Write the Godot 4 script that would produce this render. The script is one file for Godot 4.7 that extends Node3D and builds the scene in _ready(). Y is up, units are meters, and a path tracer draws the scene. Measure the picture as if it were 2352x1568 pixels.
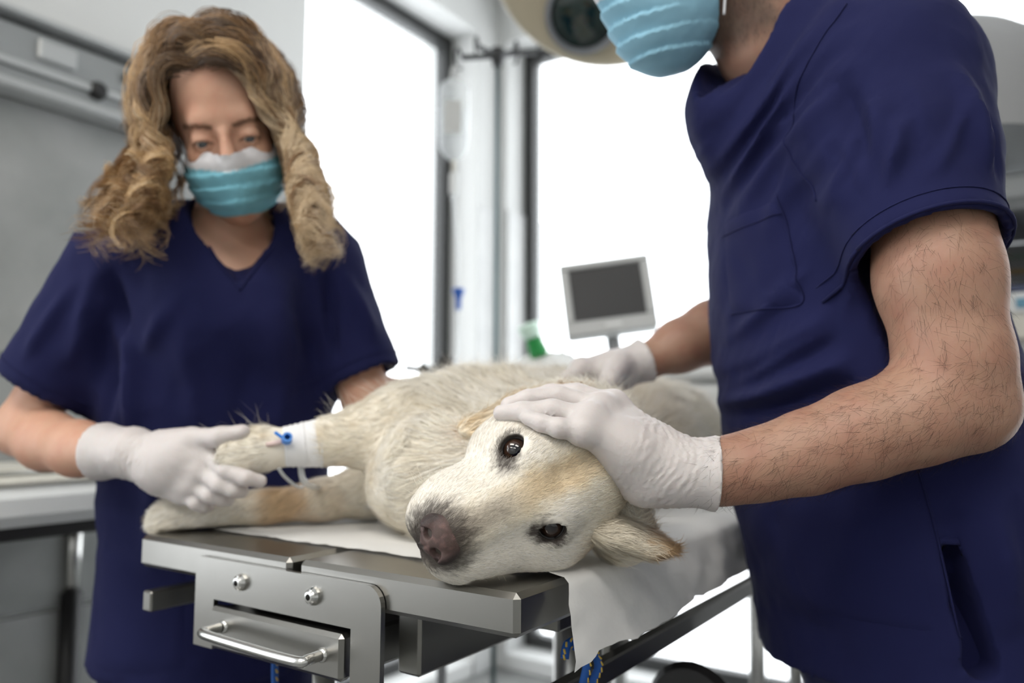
extends Node3D
# A veterinary examination room: two people in navy scrubs and a golden retriever lying on a steel table.

const PHI := -0.59167          # the room and the table are turned by this much about the vertical
var M := {}                    # materials
var jobs: Array = []           # surfaces that are meshed side by side
var rng := RandomNumberGenerator.new()
var taken := {}


func _ready() -> void:
	rng.seed = 7
	set_view()
	make_materials()
	build_room()
	build_table()
	build_dog()
	build_man()
	build_woman()
	run_jobs()
	finish_dog()
	finish_man()
	finish_woman()
	build_equipment()


func set_view() -> void:
	var cam := Camera3D.new()
	cam.name = "camera"
	var lens := CameraAttributesPhysical.new()
	lens.frustum_focal_length = 28.0
	lens.frustum_focus_distance = 0.70
	lens.exposure_aperture = 2.8
	lens.frustum_near = 0.05
	lens.frustum_far = 60.0
	cam.attributes = lens
	cam.fov = 46.397
	cam.near = 0.05
	cam.far = 60.0
	add_child(cam)
	cam.position = Vector3(0, 1.075, 0)
	cam.rotation_degrees = Vector3(5.0, 0, 0.3)
	cam.current = true
	var env := Environment.new()
	env.background_mode = Environment.BG_COLOR
	env.background_color = Color(0.97, 0.985, 1.0)
	env.background_energy_multiplier = 4.2
	env.tonemap_mode = Environment.TONE_MAPPER_LINEAR
	env.tonemap_exposure = 1.07
	env.sdfgi_enabled = true
	env.ssao_enabled = true
	env.ssil_enabled = true
	var we := WorldEnvironment.new()
	we.name = "environment"
	we.environment = env
	add_child(we)


# ---------------------------------------------------------------- helpers

func room(x: float, y: float, z: float) -> Vector3:
	return Vector3(x, y, z).rotated(Vector3.UP, PHI)


func numbered(called: String) -> String:
	var n: int = taken.get(called, 0)
	taken[called] = n + 1
	return called if n == 0 else "%s_%03d" % [called, n]


func thing(called: String, label: String, category: String, at := Vector3.ZERO, turn := 0.0, group := "") -> Node3D:
	var o := Node3D.new()
	o.name = numbered(called)
	add_child(o)
	o.position = at
	o.rotation.y = turn
	o.set_meta("label", label)
	o.set_meta("category", category)
	if group != "":
		o.set_meta("group", group)
	return o


func part(parent: Node3D, called: String, mesh: Mesh, material: Material, at := Vector3.ZERO, turn := Vector3.ZERO) -> MeshInstance3D:
	var o := MeshInstance3D.new()
	o.name = called
	o.mesh = mesh
	o.material_override = material
	parent.add_child(o, true)
	o.position = at
	o.rotation = turn
	return o


func struct(called: String, mesh: Mesh, material: Material, at := Vector3.ZERO, turn := 0.0) -> MeshInstance3D:
	var o := part(self, called, mesh, material, at, Vector3(0, turn, 0))
	o.set_meta("kind", "structure")
	return o


func mat(c: Color, rough := 0.6, metal := 0.0) -> StandardMaterial3D:
	var m := StandardMaterial3D.new()
	m.albedo_color = c
	m.roughness = rough
	m.metallic = metal
	return m


func noise_tex(freq: float, octaves: int, sd: int, lo := Color.BLACK, hi := Color.WHITE, size := 512, kind := FastNoiseLite.TYPE_SIMPLEX_SMOOTH) -> NoiseTexture2D:
	var n := FastNoiseLite.new()
	n.seed = sd
	n.frequency = freq
	n.noise_type = kind
	n.fractal_octaves = octaves
	var t := NoiseTexture2D.new()
	t.width = size
	t.height = size
	t.seamless = true
	t.noise = n
	var g := Gradient.new()
	g.set_color(0, lo)
	g.set_color(1, hi)
	t.color_ramp = g
	return t


func relief(m: StandardMaterial3D, tex: Texture2D, depth_cm: float, scale: Vector3) -> void:
	m.heightmap_enabled = true
	m.heightmap_texture = tex
	m.heightmap_scale = depth_cm
	m.uv1_triplanar = true
	m.uv1_scale = scale


func tri(st: SurfaceTool, a: Vector3, b: Vector3, c: Vector3) -> void:
	st.add_vertex(a)
	st.add_vertex(b)
	st.add_vertex(c)


func quad(st: SurfaceTool, a: Vector3, b: Vector3, c: Vector3, d: Vector3) -> void:
	tri(st, a, b, c)
	tri(st, a, c, d)


func begin(group := -1) -> SurfaceTool:
	var st := SurfaceTool.new()
	st.begin(Mesh.PRIMITIVE_TRIANGLES)
	st.set_smooth_group(group)
	return st


func done(st: SurfaceTool) -> ArrayMesh:
	st.generate_normals()
	st.index()
	return st.commit()


# A box with chamfered edges.
func add_box(st: SurfaceTool, c: Vector3, s: Vector3, bev := 0.002, basis := Basis.IDENTITY) -> void:
	var h := s * 0.5
	bev = minf(bev, minf(h.x, minf(h.y, h.z)) * 0.9)
	var axes := [Vector3.RIGHT, Vector3.UP, Vector3.BACK]
	for ax in 3:
		for sg in [-1.0, 1.0]:
			var n: Vector3 = axes[ax] * sg
			var u: Vector3 = axes[(ax + 1) % 3]
			var v: Vector3 = axes[(ax + 2) % 3]
			var hu := h[(ax + 1) % 3] - bev
			var hv := h[(ax + 2) % 3] - bev
			var o: Vector3 = n * h[ax]
			var q := [o - u * hu - v * hv, o + u * hu - v * hv, o + u * hu + v * hv, o - u * hu + v * hv]
			facing(st, q, n, c, basis)
			for sg2 in [-1.0, 1.0]:
				var n2: Vector3 = u * sg2
				var e0: Vector3 = n * h[ax] + n2 * hu
				var e1: Vector3 = n * (h[ax] - bev) + n2 * (hu + bev)
				facing(st, [e0 - v * hv, e0 + v * hv, e1 + v * hv, e1 - v * hv], n + n2, c, basis)
	for sx in [-1.0, 1.0]:
		for sy in [-1.0, 1.0]:
			for sz in [-1.0, 1.0]:
				var k := Vector3(sx, sy, sz)
				var i := h - Vector3.ONE * bev
				facing(st, [Vector3(h.x, i.y, i.z) * k, Vector3(i.x, h.y, i.z) * k, Vector3(i.x, i.y, h.z) * k], k, c, basis)


func facing(st: SurfaceTool, q: Array, n: Vector3, c: Vector3, basis: Basis) -> void:
	var a: Vector3 = q[0]
	var b: Vector3 = q[1]
	var d: Vector3 = q[2]
	if (b - a).cross(d - a).dot(n) > 0.0:
		q.reverse()
	var w := []
	for p in q:
		w.append(c + basis * (p as Vector3))
	tri(st, w[0], w[1], w[2])
	if w.size() == 4:
		tri(st, w[0], w[2], w[3])


func box(s: Vector3, bev := 0.003, c := Vector3.ZERO) -> ArrayMesh:
	var st := begin()
	add_box(st, c, s, bev)
	return done(st)


# A tube along points; radii may be one number or one for each point. Closed at both ends.
func add_tube(st: SurfaceTool, pts: Array, radii, sides := 12, flat := 1.0, up := Vector3.ZERO) -> void:
	var rings := []
	var n := pts.size()
	var ref := up
	for i in n:
		var t: Vector3 = (pts[mini(i + 1, n - 1)] - pts[maxi(i - 1, 0)]).normalized()
		if ref == Vector3.ZERO:
			ref = Vector3.UP if absf(t.y) < 0.9 else Vector3.RIGHT
		var x := ref.cross(t).normalized()
		var y := t.cross(x)
		ref = y
		var r: float = radii[i] if radii is Array or radii is PackedFloat32Array else radii
		var ring := PackedVector3Array()
		for k in sides:
			var a := TAU * k / sides
			ring.append(pts[i] + x * cos(a) * r + y * sin(a) * r * flat)
		rings.append(ring)
	for i in n - 1:
		for k in sides:
			var k2 := (k + 1) % sides
			quad(st, rings[i][k], rings[i + 1][k], rings[i + 1][k2], rings[i][k2])
	for k in sides:
		var k2 := (k + 1) % sides
		tri(st, pts[0], rings[0][k], rings[0][k2])
		tri(st, pts[n - 1], rings[n - 1][k2], rings[n - 1][k])


func tube(pts: Array, radii, sides := 12, smooth := true) -> ArrayMesh:
	var st := begin(0 if smooth else -1)
	add_tube(st, pts, radii, sides)
	return done(st)


# A profile of (radius, height) turned about the y axis.
func lathe(profile: Array, sides := 32, smooth := false) -> ArrayMesh:
	var st := begin(0 if smooth else -1)
	for i in profile.size() - 1:
		var p: Vector2 = profile[i]
		var q: Vector2 = profile[i + 1]
		for k in sides:
			var a := TAU * k / sides
			var b := TAU * (k + 1) / sides
			var u := Vector3(cos(a), 0, sin(a))
			var v := Vector3(cos(b), 0, sin(b))
			var p0 := u * p.x + Vector3.UP * p.y
			var p1 := v * p.x + Vector3.UP * p.y
			var q0 := u * q.x + Vector3.UP * q.y
			var q1 := v * q.x + Vector3.UP * q.y
			if p.x > 1e-6:
				tri(st, p0, p1, q1)
			if q.x > 1e-6:
				tri(st, p0, q1, q0)
	return done(st)


# A 2D outline (x, y) made solid between z = -depth/2 and +depth/2.
func add_slab(st: SurfaceTool, outline: PackedVector2Array, depth: float, xf := Transform3D.IDENTITY) -> void:
	var idx := Geometry2D.triangulate_polygon(outline)
	var h := depth * 0.5
	for i in range(0, idx.size(), 3):
		for s: float in [-1.0, 1.0]:
			var a := outline[idx[i]]
			var b := outline[idx[i + 1]]
			var c := outline[idx[i + 2]]
			if ((b - a).cross(c - a) > 0.0) == (s > 0.0):
				var t := b
				b = c
				c = t
			tri(st, xf * Vector3(a.x, a.y, h * s), xf * Vector3(b.x, b.y, h * s), xf * Vector3(c.x, c.y, h * s))
	var area := 0.0
	for i in outline.size():
		area += outline[i].cross(outline[(i + 1) % outline.size()])
	var ccw := area > 0.0
	for i in outline.size():
		var a := outline[i]
		var b := outline[(i + 1) % outline.size()]
		if not ccw:
			var t := a
			a = b
			b = t
		quad(st, xf * Vector3(a.x, a.y, h), xf * Vector3(b.x, b.y, h), xf * Vector3(b.x, b.y, -h), xf * Vector3(a.x, a.y, -h))


func slab(outline: PackedVector2Array, depth: float) -> ArrayMesh:
	var st := begin()
	add_slab(st, outline, depth)
	return done(st)


func round_rect(w: float, h: float, r: float, seg := 5) -> PackedVector2Array:
	var o := PackedVector2Array()
	for q in 4:
		var cx := (w * 0.5 - r) * (1.0 if q == 0 or q == 3 else -1.0)
		var cy := (h * 0.5 - r) * (1.0 if q < 2 else -1.0)
		for k in seg + 1:
			var a := PI * 0.5 * (q + float(k) / seg)
			o.append(Vector2(cx + cos(a) * r, cy + sin(a) * r))
	return o


func curve(pts: Array, steps := 6) -> Array:
	var o := []
	for i in pts.size() - 1:
		var p0: Vector3 = pts[maxi(i - 1, 0)]
		var p1: Vector3 = pts[i]
		var p2: Vector3 = pts[i + 1]
		var p3: Vector3 = pts[mini(i + 2, pts.size() - 1)]
		for k in steps:
			o.append(p1.cubic_interpolate(p2, p0, p3, float(k) / steps))
	o.append(pts[pts.size() - 1])
	return o


# ---------------------------------------------------------------- bodies: a field of tapered bones, meshed as surface nets

class Field:
	var typ := PackedByteArray()
	var sub := PackedByteArray()
	var pa := PackedVector3Array()
	var pb := PackedVector3Array()
	var ra := PackedFloat32Array()
	var rb := PackedFloat32Array()
	var kk := PackedFloat32Array()
	var il := PackedFloat32Array()
	var qn := PackedVector3Array()
	var qs := PackedFloat32Array()
	var rot: Array[Basis] = []
	var lo: Array[Vector3] = []
	var hi: Array[Vector3] = []
	var cell := 0.006
	var shape: Callable            # (point, normal) -> shifted point
	var tint: Callable             # (point, normal) -> Color
	var keep: Callable             # (point) -> bool, leaves triangles out
	var v := PackedVector3Array()
	var n := PackedVector3Array()
	var c := PackedColorArray()
	var idx := PackedInt32Array()

	func _add(t: int, s: int, a: Vector3, b: Vector3, r1: float, r2: float, k: float, nn: Vector3, q: float, bs: Basis, mn: Vector3, mx: Vector3) -> void:
		typ.append(t)
		sub.append(s)
		pa.append(a)
		pb.append(b)
		ra.append(r1)
		rb.append(r2)
		kk.append(maxf(k, 0.0005))
		il.append(1.0 / maxf(b.length_squared(), 1e-9))
		qn.append(nn)
		qs.append(q)
		rot.append(bs)
		lo.append(mn)
		hi.append(mx)

	# tapered bone; flattened by q along n
	func bone(a: Vector3, b: Vector3, r1: float, r2: float, k := 0.02, nn := Vector3.ZERO, q := 1.0, s := 0) -> void:
		var r := Vector3.ONE * (maxf(r1, r2) * maxf(q, 1.0) + k)
		_add(0, s, a, b - a, r1, r2, k, nn.normalized(), q, Basis.IDENTITY, a.min(b) - r, a.max(b) + r)

	# the same with flat ends
	func pipe(a: Vector3, b: Vector3, r1: float, r2: float, k := 0.005, nn := Vector3.ZERO, q := 1.0, s := 0) -> void:
		var r := Vector3.ONE * (maxf(r1, r2) * maxf(q, 1.0) + k)
		_add(1, s, a, b - a, r1, r2, k, nn.normalized(), q, Basis.IDENTITY, a.min(b) - r, a.max(b) + r)

	func ball(ct: Vector3, rad: Vector3, bs := Basis.IDENTITY, k := 0.02, s := 0) -> void:
		var r := Vector3.ONE * (maxf(rad.x, maxf(rad.y, rad.z)) + k)
		_add(2, s, ct, rad, 0, 0, k, Vector3.ZERO, 1.0, bs.inverse(), ct - r, ct + r)

	func chain(pts: Array, rad: Array, k := 0.02, nn := Vector3.ZERO, q := 1.0) -> void:
		for i in pts.size() - 1:
			bone(pts[i], pts[i + 1], rad[i], rad[i + 1], k, nn, q)

	func value(p: Vector3, list: PackedInt32Array) -> float:
		var d := 1.0
		for i in list:
			var e: float
			var t := typ[i]
			if t == 2:
				var w := rot[i] * (p - pa[i])
				var w1 := w / pb[i]
				var w2 := w1 / pb[i]
				var k0 := w1.length()
				e = k0 * (k0 - 1.0) / maxf(w2.length(), 1e-6)
			else:
				var w := p - pa[i]
				var q := qs[i]
				if q != 1.0:
					w += qn[i] * (qn[i].dot(w) * (1.0 / q - 1.0))
				var b := pb[i]
				if t == 0:
					var h := clampf(w.dot(b) * il[i], 0.0, 1.0)
					e = (w - b * h).length() - (ra[i] + (rb[i] - ra[i]) * h)
				else:
					var h := w.dot(b) * il[i]
					var rr := (w - b * h).length() - (ra[i] + (rb[i] - ra[i]) * clampf(h, 0.0, 1.0))
					e = maxf(rr, (absf(h - 0.5) - 0.5) / sqrt(il[i]))
				if q < 1.0:
					e *= q
			var k := kk[i]
			if sub[i] == 1:
				var m := maxf(k - absf(d + e), 0.0) / k
				d = maxf(d, -e) + m * m * k * 0.25
			else:
				var m := maxf(k - absf(d - e), 0.0) / k
				d = minf(d, e) - m * m * k * 0.25
		return d

	func build() -> void:
		var mn := Vector3.ONE * 1e9
		var mx := -mn
		for i in typ.size():
			if sub[i] == 0:
				mn = mn.min(lo[i])
				mx = mx.max(hi[i])
		mn -= Vector3.ONE * cell * 2.0
		var bs := 6
		var nb := Vector3i(((mx - mn) / (cell * bs)).ceil()) + Vector3i.ONE
		var sx := nb.x * bs + 1
		var sy := nb.y * bs + 1
		var sz := nb.z * bs + 1
		var sxy := sx * sy
		var val := PackedFloat32Array()
		val.resize(sxy * sz)
		val.fill(9.0)
		var vid := PackedInt32Array()
		vid.resize(sxy * sz)
		vid.fill(-1)
		var active := []
		var half := cell * bs * 0.5
		var reach := half * 1.75 + cell
		for bz in nb.z:
			for by in nb.y:
				for bx in nb.x:
					var ct := mn + Vector3(bx + 0.5, by + 0.5, bz + 0.5) * (cell * bs)
					var l0 := ct - Vector3.ONE * half
					var h0 := ct + Vector3.ONE * half
					var list := PackedInt32Array()
					var plus := false
					for i in typ.size():
						var a := lo[i]
						var b := hi[i]
						if a.x <= h0.x and b.x >= l0.x and a.y <= h0.y and b.y >= l0.y and a.z <= h0.z and b.z >= l0.z:
							list.append(i)
							plus = plus or sub[i] == 0
					if not plus:
						continue
					if absf(value(ct, list)) > reach:
						continue
					active.append([bx * bs, by * bs, bz * bs])
					for z in range(bz * bs, bz * bs + bs + 1):
						for y in range(by * bs, by * bs + bs + 1):
							var o := z * sxy + y * sx
							for x in range(bx * bs, bx * bs + bs + 1):
								if val[o + x] == 9.0:
									val[o + x] = value(mn + Vector3(x, y, z) * cell, list)
		var corner := PackedInt32Array([0, 1, sx, sx + 1, sxy, sxy + 1, sxy + sx, sxy + sx + 1])
		var cpos := [Vector3(0, 0, 0), Vector3(1, 0, 0), Vector3(0, 1, 0), Vector3(1, 1, 0), Vector3(0, 0, 1), Vector3(1, 0, 1), Vector3(0, 1, 1), Vector3(1, 1, 1)]
		var edges := [[0, 1], [2, 3], [4, 5], [6, 7], [0, 2], [1, 3], [4, 6], [5, 7], [0, 4], [1, 5], [2, 6], [3, 7]]
		var cells := PackedInt32Array()
		for b in active:
			for z in range(b[2], b[2] + bs):
				for y in range(b[1], b[1] + bs):
					var o: int = z * sxy + y * sx
					for x in range(b[0], b[0] + bs):
						var at := o + x
						var neg := 0
						for k in 8:
							if val[at + corner[k]] < 0.0:
								neg += 1
						if neg == 0 or neg == 8:
							continue
						var sum := Vector3.ZERO
						var cnt := 0
						for e in edges:
							var f0 := val[at + corner[e[0]]]
							var f1 := val[at + corner[e[1]]]
							if (f0 < 0.0) != (f1 < 0.0):
								var p0: Vector3 = cpos[e[0]]
								sum += p0.lerp(cpos[e[1]], f0 / (f0 - f1))
								cnt += 1
						vid[at] = v.size()
						cells.append(at)
						v.append(mn + (Vector3(x, y, z) + sum / cnt) * cell)
		for at in cells:
			var s0 := val[at] < 0.0
			for ax in 3:
				var step: int = [1, sx, sxy][ax]
				var s1 := val[at + step] < 0.0
				if s0 == s1:
					continue
				var du: int = [sx, sxy, 1][ax]
				var dv: int = [sxy, 1, sx][ax]
				if at - du - dv < 0:
					continue
				var a := vid[at]
				var b := vid[at - du]
				var d := vid[at - du - dv]
				var e := vid[at - dv]
				if a < 0 or b < 0 or d < 0 or e < 0:
					continue
				if s0:
					idx.append_array(PackedInt32Array([a, d, b, a, e, d]))
				else:
					idx.append_array(PackedInt32Array([a, b, d, a, d, e]))
		normals()
		if shape.is_valid():
			for i in v.size():
				v[i] = shape.call(v[i], n[i])
			normals()
		if keep.is_valid():
			var k2 := PackedInt32Array()
			for i in range(0, idx.size(), 3):
				if keep.call((v[idx[i]] + v[idx[i + 1]] + v[idx[i + 2]]) / 3.0):
					k2.append_array(PackedInt32Array([idx[i], idx[i + 1], idx[i + 2]]))
			idx = k2
		if tint.is_valid():
			c.resize(v.size())
			for i in v.size():
				c[i] = tint.call(v[i], n[i])

	func normals() -> void:
		n.resize(v.size())
		n.fill(Vector3.ZERO)
		for i in range(0, idx.size(), 3):
			var a := idx[i]
			var b := idx[i + 1]
			var d := idx[i + 2]
			var f := (v[d] - v[a]).cross(v[b] - v[a])
			n[a] += f
			n[b] += f
			n[d] += f
		for i in n.size():
			n[i] = n[i].normalized()

	func surface(into: ArrayMesh) -> void:
		var arr := []
		arr.resize(Mesh.ARRAY_MAX)
		arr[Mesh.ARRAY_VERTEX] = v
		arr[Mesh.ARRAY_NORMAL] = n
		if c.size() == v.size():
			arr[Mesh.ARRAY_COLOR] = c
		arr[Mesh.ARRAY_INDEX] = idx
		into.add_surface_from_arrays(Mesh.PRIMITIVE_TRIANGLES, arr)


func field(cell: float) -> Field:
	var f := Field.new()
	f.cell = cell
	jobs.append(f)
	return f


func run_one(i: int) -> void:
	jobs[i].build()


func run_jobs() -> void:
	var g := WorkerThreadPool.add_group_task(run_one, jobs.size(), 4, true)
	WorkerThreadPool.wait_for_group_task_completion(g)


func fmesh(fields: Array) -> ArrayMesh:
	var m := ArrayMesh.new()
	for f in fields:
		f.surface(m)
	return m


# Folds in cloth: each is [from, to, width, height]; a vertex near the segment moves along its normal.
static func folded(p: Vector3, nn: Vector3, folds: Array) -> Vector3:
	var d := 0.0
	for f in folds:
		var a: Vector3 = f[0]
		var ab: Vector3 = f[1] - a
		var h: float = clampf((p - a).dot(ab) / ab.length_squared(), 0.0, 1.0)
		var e: float = (p - a - ab * h).length_squared() / (f[2] * f[2])
		if e < 6.0:
			d += f[3] * exp(-e) * (0.35 + 0.65 * sin(PI * (0.1 + 0.8 * h)))
	return p + nn * d

# ---------------------------------------------------------------- materials

func make_materials() -> void:
	var m := mat(Color(0.80, 0.805, 0.80), 0.75)
	relief(m, noise_tex(0.02, 4, 3), 0.04, Vector3.ONE * 1.5)
	M.wall = m
	m = mat(Color(0.9, 0.9, 0.895), 0.8)
	M.ceiling = m
	# grey stone-like wall tiles
	m = mat(Color(1, 1, 1), 0.45)
	m.albedo_texture = noise_tex(0.006, 5, 11, Color(0.50, 0.51, 0.505), Color(0.60, 0.605, 0.60))
	relief(m, noise_tex(0.03, 4, 13), 0.03, Vector3.ONE * 1.1)
	M.tile = m
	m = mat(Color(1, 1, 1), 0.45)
	m.albedo_texture = noise_tex(0.006, 5, 12, Color(0.74, 0.745, 0.745), Color(0.80, 0.805, 0.80))  # the same grey tile, lightened: flare from the bright windows put into its colour
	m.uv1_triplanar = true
	M.tile_flared = m
	M.grout = mat(Color(0.42, 0.425, 0.42), 0.9)
	m = mat(Color(1, 1, 1), 0.4)
	m.albedo_texture = noise_tex(0.01, 4, 21, Color(0.40, 0.405, 0.40), Color(0.48, 0.485, 0.48))
	relief(m, noise_tex(0.05, 3, 22), 0.02, Vector3.ONE * 0.9)
	M.floor = m
	M.frame_black = mat(Color(0.17, 0.175, 0.175), 0.5)
	m = mat(Color(0.95, 0.98, 0.98, 0.06), 0.02)
	m.transparency = BaseMaterial3D.TRANSPARENCY_ALPHA
	M.pane = m
	# brushed stainless steel
	for kind in [["steel", 0.30, Color(0.60, 0.595, 0.58)], ["steel_dull", 0.38, Color(0.56, 0.555, 0.54)], ["steel_bright", 0.2, Color(0.82, 0.82, 0.81)]]:
		m = mat(kind[2], kind[1], 1.0)
		m.roughness_texture = noise_tex(0.02, 4, 31, Color(0.93, 0.93, 0.93), Color.WHITE)
		m.roughness_texture_channel = BaseMaterial3D.TEXTURE_CHANNEL_RED
		m.uv1_triplanar = true
		m.uv1_scale = Vector3(2.5, 2.5, 2.5)
		M[kind[0]] = m
	M.black_plastic = mat(Color(0.1, 0.1, 0.105), 0.45)
	M.white_plastic = mat(Color(0.86, 0.87, 0.87), 0.4)
	M.grey_plastic = mat(Color(0.62, 0.63, 0.635), 0.45)
	M.beige = mat(Color(0.70, 0.665, 0.58), 0.35)
	M.ivory = mat(Color(0.83, 0.82, 0.78), 0.4)
	# paper pad
	m = mat(Color(0.9, 0.9, 0.895), 0.85)
	relief(m, noise_tex(0.03, 4, 41), 0.03, Vector3.ONE * 5.0)
	m.backlight_enabled = true
	m.backlight = Color(0.45, 0.45, 0.45)
	M.paper = m
	M.lamp_grey = mat(Color(0.60, 0.605, 0.61), 0.4)
	M.monitor_grey = mat(Color(0.74, 0.75, 0.75), 0.45)
	M.screen = mat(Color(0.13, 0.14, 0.15), 0.45)
	M.tape = mat(Color(0.93, 0.93, 0.935), 0.7)
	m = mat(Color(0.92, 0.94, 0.95, 0.45), 0.1)
	m.transparency = BaseMaterial3D.TRANSPARENCY_ALPHA
	M.tube_clear = m
	M.label_dark = mat(Color(0.2, 0.21, 0.22), 0.6)
	# navy cotton of the scrubs
	m = mat(Color(0.078, 0.094, 0.262), 0.9)
	m.metallic_specular = 0.38
	m.rim_enabled = true
	m.rim = 0.12
	m.rim_tint = 0.75
	relief(m, noise_tex(0.45, 2, 51), 0.012, Vector3.ONE * 9.0)
	M.navy = m
	# skin
	m = mat(Color(1, 1, 1), 0.5)
	m.vertex_color_use_as_albedo = true
	m.subsurf_scatter_enabled = true
	m.subsurf_scatter_strength = 0.12
	relief(m, noise_tex(0.12, 3, 55), 0.015, Vector3.ONE * 7.0)
	M.skin = m
	# latex gloves
	m = mat(Color(0.81, 0.785, 0.78), 0.5)
	m.subsurf_scatter_enabled = true
	m.subsurf_scatter_strength = 0.1
	relief(m, noise_tex(0.05, 3, 57), 0.02, Vector3.ONE * 9.0)
	M.glove = m
	m = mat(Color(0.47, 0.70, 0.80), 0.75)
	relief(m, noise_tex(0.4, 2, 58), 0.008, Vector3.ONE * 9.0)
	M.mask_blue = m
	m = m.duplicate()
	m.albedo_color = Color.WHITE
	m.vertex_color_use_as_albedo = true
	M.mask = m
	m = mat(Color.WHITE, 0.42)
	m.vertex_color_use_as_albedo = true
	m.backlight_enabled = true
	m.backlight = Color(0.4, 0.4, 0.4)
	M.hair = m
	M.whisker = mat(Color(0.8, 0.76, 0.7), 0.5)
	M.hair_dark = mat(Color(0.2, 0.15, 0.12), 0.6)
	M.mask_white = mat(Color(0.88, 0.88, 0.9), 0.75)
	m = mat(Color.WHITE, 0.75)
	m.vertex_color_use_as_albedo = true
	M.coat = m
	m = mat(Color.WHITE, 0.55)
	m.vertex_color_use_as_albedo = true
	m.backlight_enabled = true
	m.backlight = Color(0.22, 0.22, 0.22)
	M.strand = m
	m = mat(Color.WHITE, 0.45)
	m.vertex_color_use_as_albedo = true
	M.tinted = m
	m = mat(Color.WHITE, 0.08)
	m.vertex_color_use_as_albedo = true
	m.clearcoat_enabled = true
	m.clearcoat = 1.0
	m.clearcoat_roughness = 0.02
	M.eye = m
	m = mat(Color.WHITE, 0.42)
	m.vertex_color_use_as_albedo = true
	relief(m, noise_tex(0.16, 2, 61), 0.05, Vector3.ONE * 26.0)
	M.nose = m
	M.lid = mat(Color(0.10, 0.085, 0.08), 0.35)


# ---------------------------------------------------------------- the room

const LEFT := -2.0
const BACK := -2.85
const RIGHT := 2.6
const FRONT := 3.2
const TOP := 2.95


func wall_piece(called: String, x0: float, x1: float, y0: float, y1: float, z0: float, z1: float, material: Material) -> MeshInstance3D:
	return struct(called, box(Vector3(x1 - x0, y1 - y0, z1 - z0), 0.002), material, room((x0 + x1) * 0.5, (y0 + y1) * 0.5, (z0 + z1) * 0.5), PHI)


func build_room() -> void:
	wall_piece("floor", LEFT - 0.3, RIGHT + 0.3, -0.2, 0.0, BACK - 0.3, FRONT + 0.3, M.floor)
	wall_piece("ceiling", LEFT - 0.3, RIGHT + 0.3, TOP, TOP + 0.2, BACK - 0.3, FRONT + 0.3, M.ceiling)
	# left wall: a tiled pier in the picture, a second window beside the camera
	var wl := wall_piece("wall_left", LEFT - 0.3, LEFT, 0.0, TOP, -1.74, 0.1, M.wall)
	for y in [0.3, 0.9, 1.5, 1.882]:
		var th := 0.594 if y < 1.8 else 0.16
		for k in 2:
			var len := 1.194 if k == 0 else 0.63
			var t := part(wl, "wall_tile", box(Vector3(0.012, th, len), 0.002), M.tile)
			t.position = wl.transform.affine_inverse() * room(LEFT + 0.006, y, -1.14 if k == 0 else -0.222)
	part(wl, "skirting", box(Vector3(0.016, 0.08, 1.8), 0.003), M.grout).position = wl.transform.affine_inverse() * room(LEFT + 0.01, 0.04, -0.82)
	wall_piece("wall_left_end", LEFT - 0.3, LEFT, 0.0, TOP, 2.3, FRONT, M.wall)
	wall_piece("wall_left_top", LEFT - 0.3, LEFT, 2.73, TOP, 0.1, 2.3, M.wall)
	wall_piece("wall_left_parapet", LEFT - 0.3, LEFT, 0.0, 0.5, 0.1, 2.3, M.wall)
	window("window_3", Vector3(LEFT - 0.17, 0.5, 0.1), Vector3(LEFT - 0.17, 2.73, 2.3), 2)
	wall_piece("wall_left_lintel", LEFT - 0.3, LEFT, 2.73, TOP, -2.7, -1.74, M.wall)
	wall_piece("wall_left_sill", LEFT - 0.3, LEFT, 0.0, 0.06, -2.7, -1.74, M.wall)
	var wc := wall_piece("wall_corner", LEFT - 0.3, LEFT, 0.0, TOP, BACK - 0.3, -2.7, M.wall)
	var ct := part(wc, "wall_tile", box(Vector3(0.01, 1.96, 0.15), 0.002), M.tile_flared)  # corner tiles wear the copy with window flare painted in
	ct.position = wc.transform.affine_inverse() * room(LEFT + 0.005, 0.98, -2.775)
	var wb := wall_piece("wall_back", LEFT, -1.95, 0.0, TOP, BACK - 0.3, BACK, M.wall)
	var bt := part(wb, "wall_tile", box(Vector3(0.012, 1.96, 0.3), 0.002), M.tile_flared)
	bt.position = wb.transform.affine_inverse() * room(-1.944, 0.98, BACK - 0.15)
	wall_piece("wall_back_lintel", -1.95, RIGHT, 2.73, TOP, BACK - 0.3, BACK, M.wall)
	wall_piece("wall_back_sill", -1.95, RIGHT, 0.0, 0.06, BACK - 0.3, BACK, M.wall)
	wall_piece("wall_back_end", 1.2, RIGHT, 0.06, 2.73, BACK - 0.3, BACK, M.wall)
	wall_piece("wall_right", RIGHT, RIGHT + 0.3, 0.0, TOP, BACK - 0.3, FRONT, M.wall)
	wall_piece("wall_front", LEFT - 0.3, RIGHT + 0.3, 0.0, TOP, FRONT, FRONT + 0.3, M.wall)
	window("window_1", Vector3(LEFT - 0.17, 0.06, -2.7), Vector3(LEFT - 0.17, 2.73, -1.74), 1)
	window("window_2", Vector3(-1.95, 0.06, BACK - 0.17), Vector3(1.2, 2.73, BACK - 0.17), 2)
	# ceiling panels light the room
	for p in [Vector2(-0.9, 0.5), Vector2(0.7, 0.5), Vector2(-0.9, 2.2), Vector2(0.7, 2.2)]:
		ceiling_panel(p, "flat white ceiling light panel %s %s" % ["near the tiled wall," if p.x < 0.0 else "off the tiled wall,", "just behind the camera" if p.y < 1.0 else "at the far end of the room"])


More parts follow.
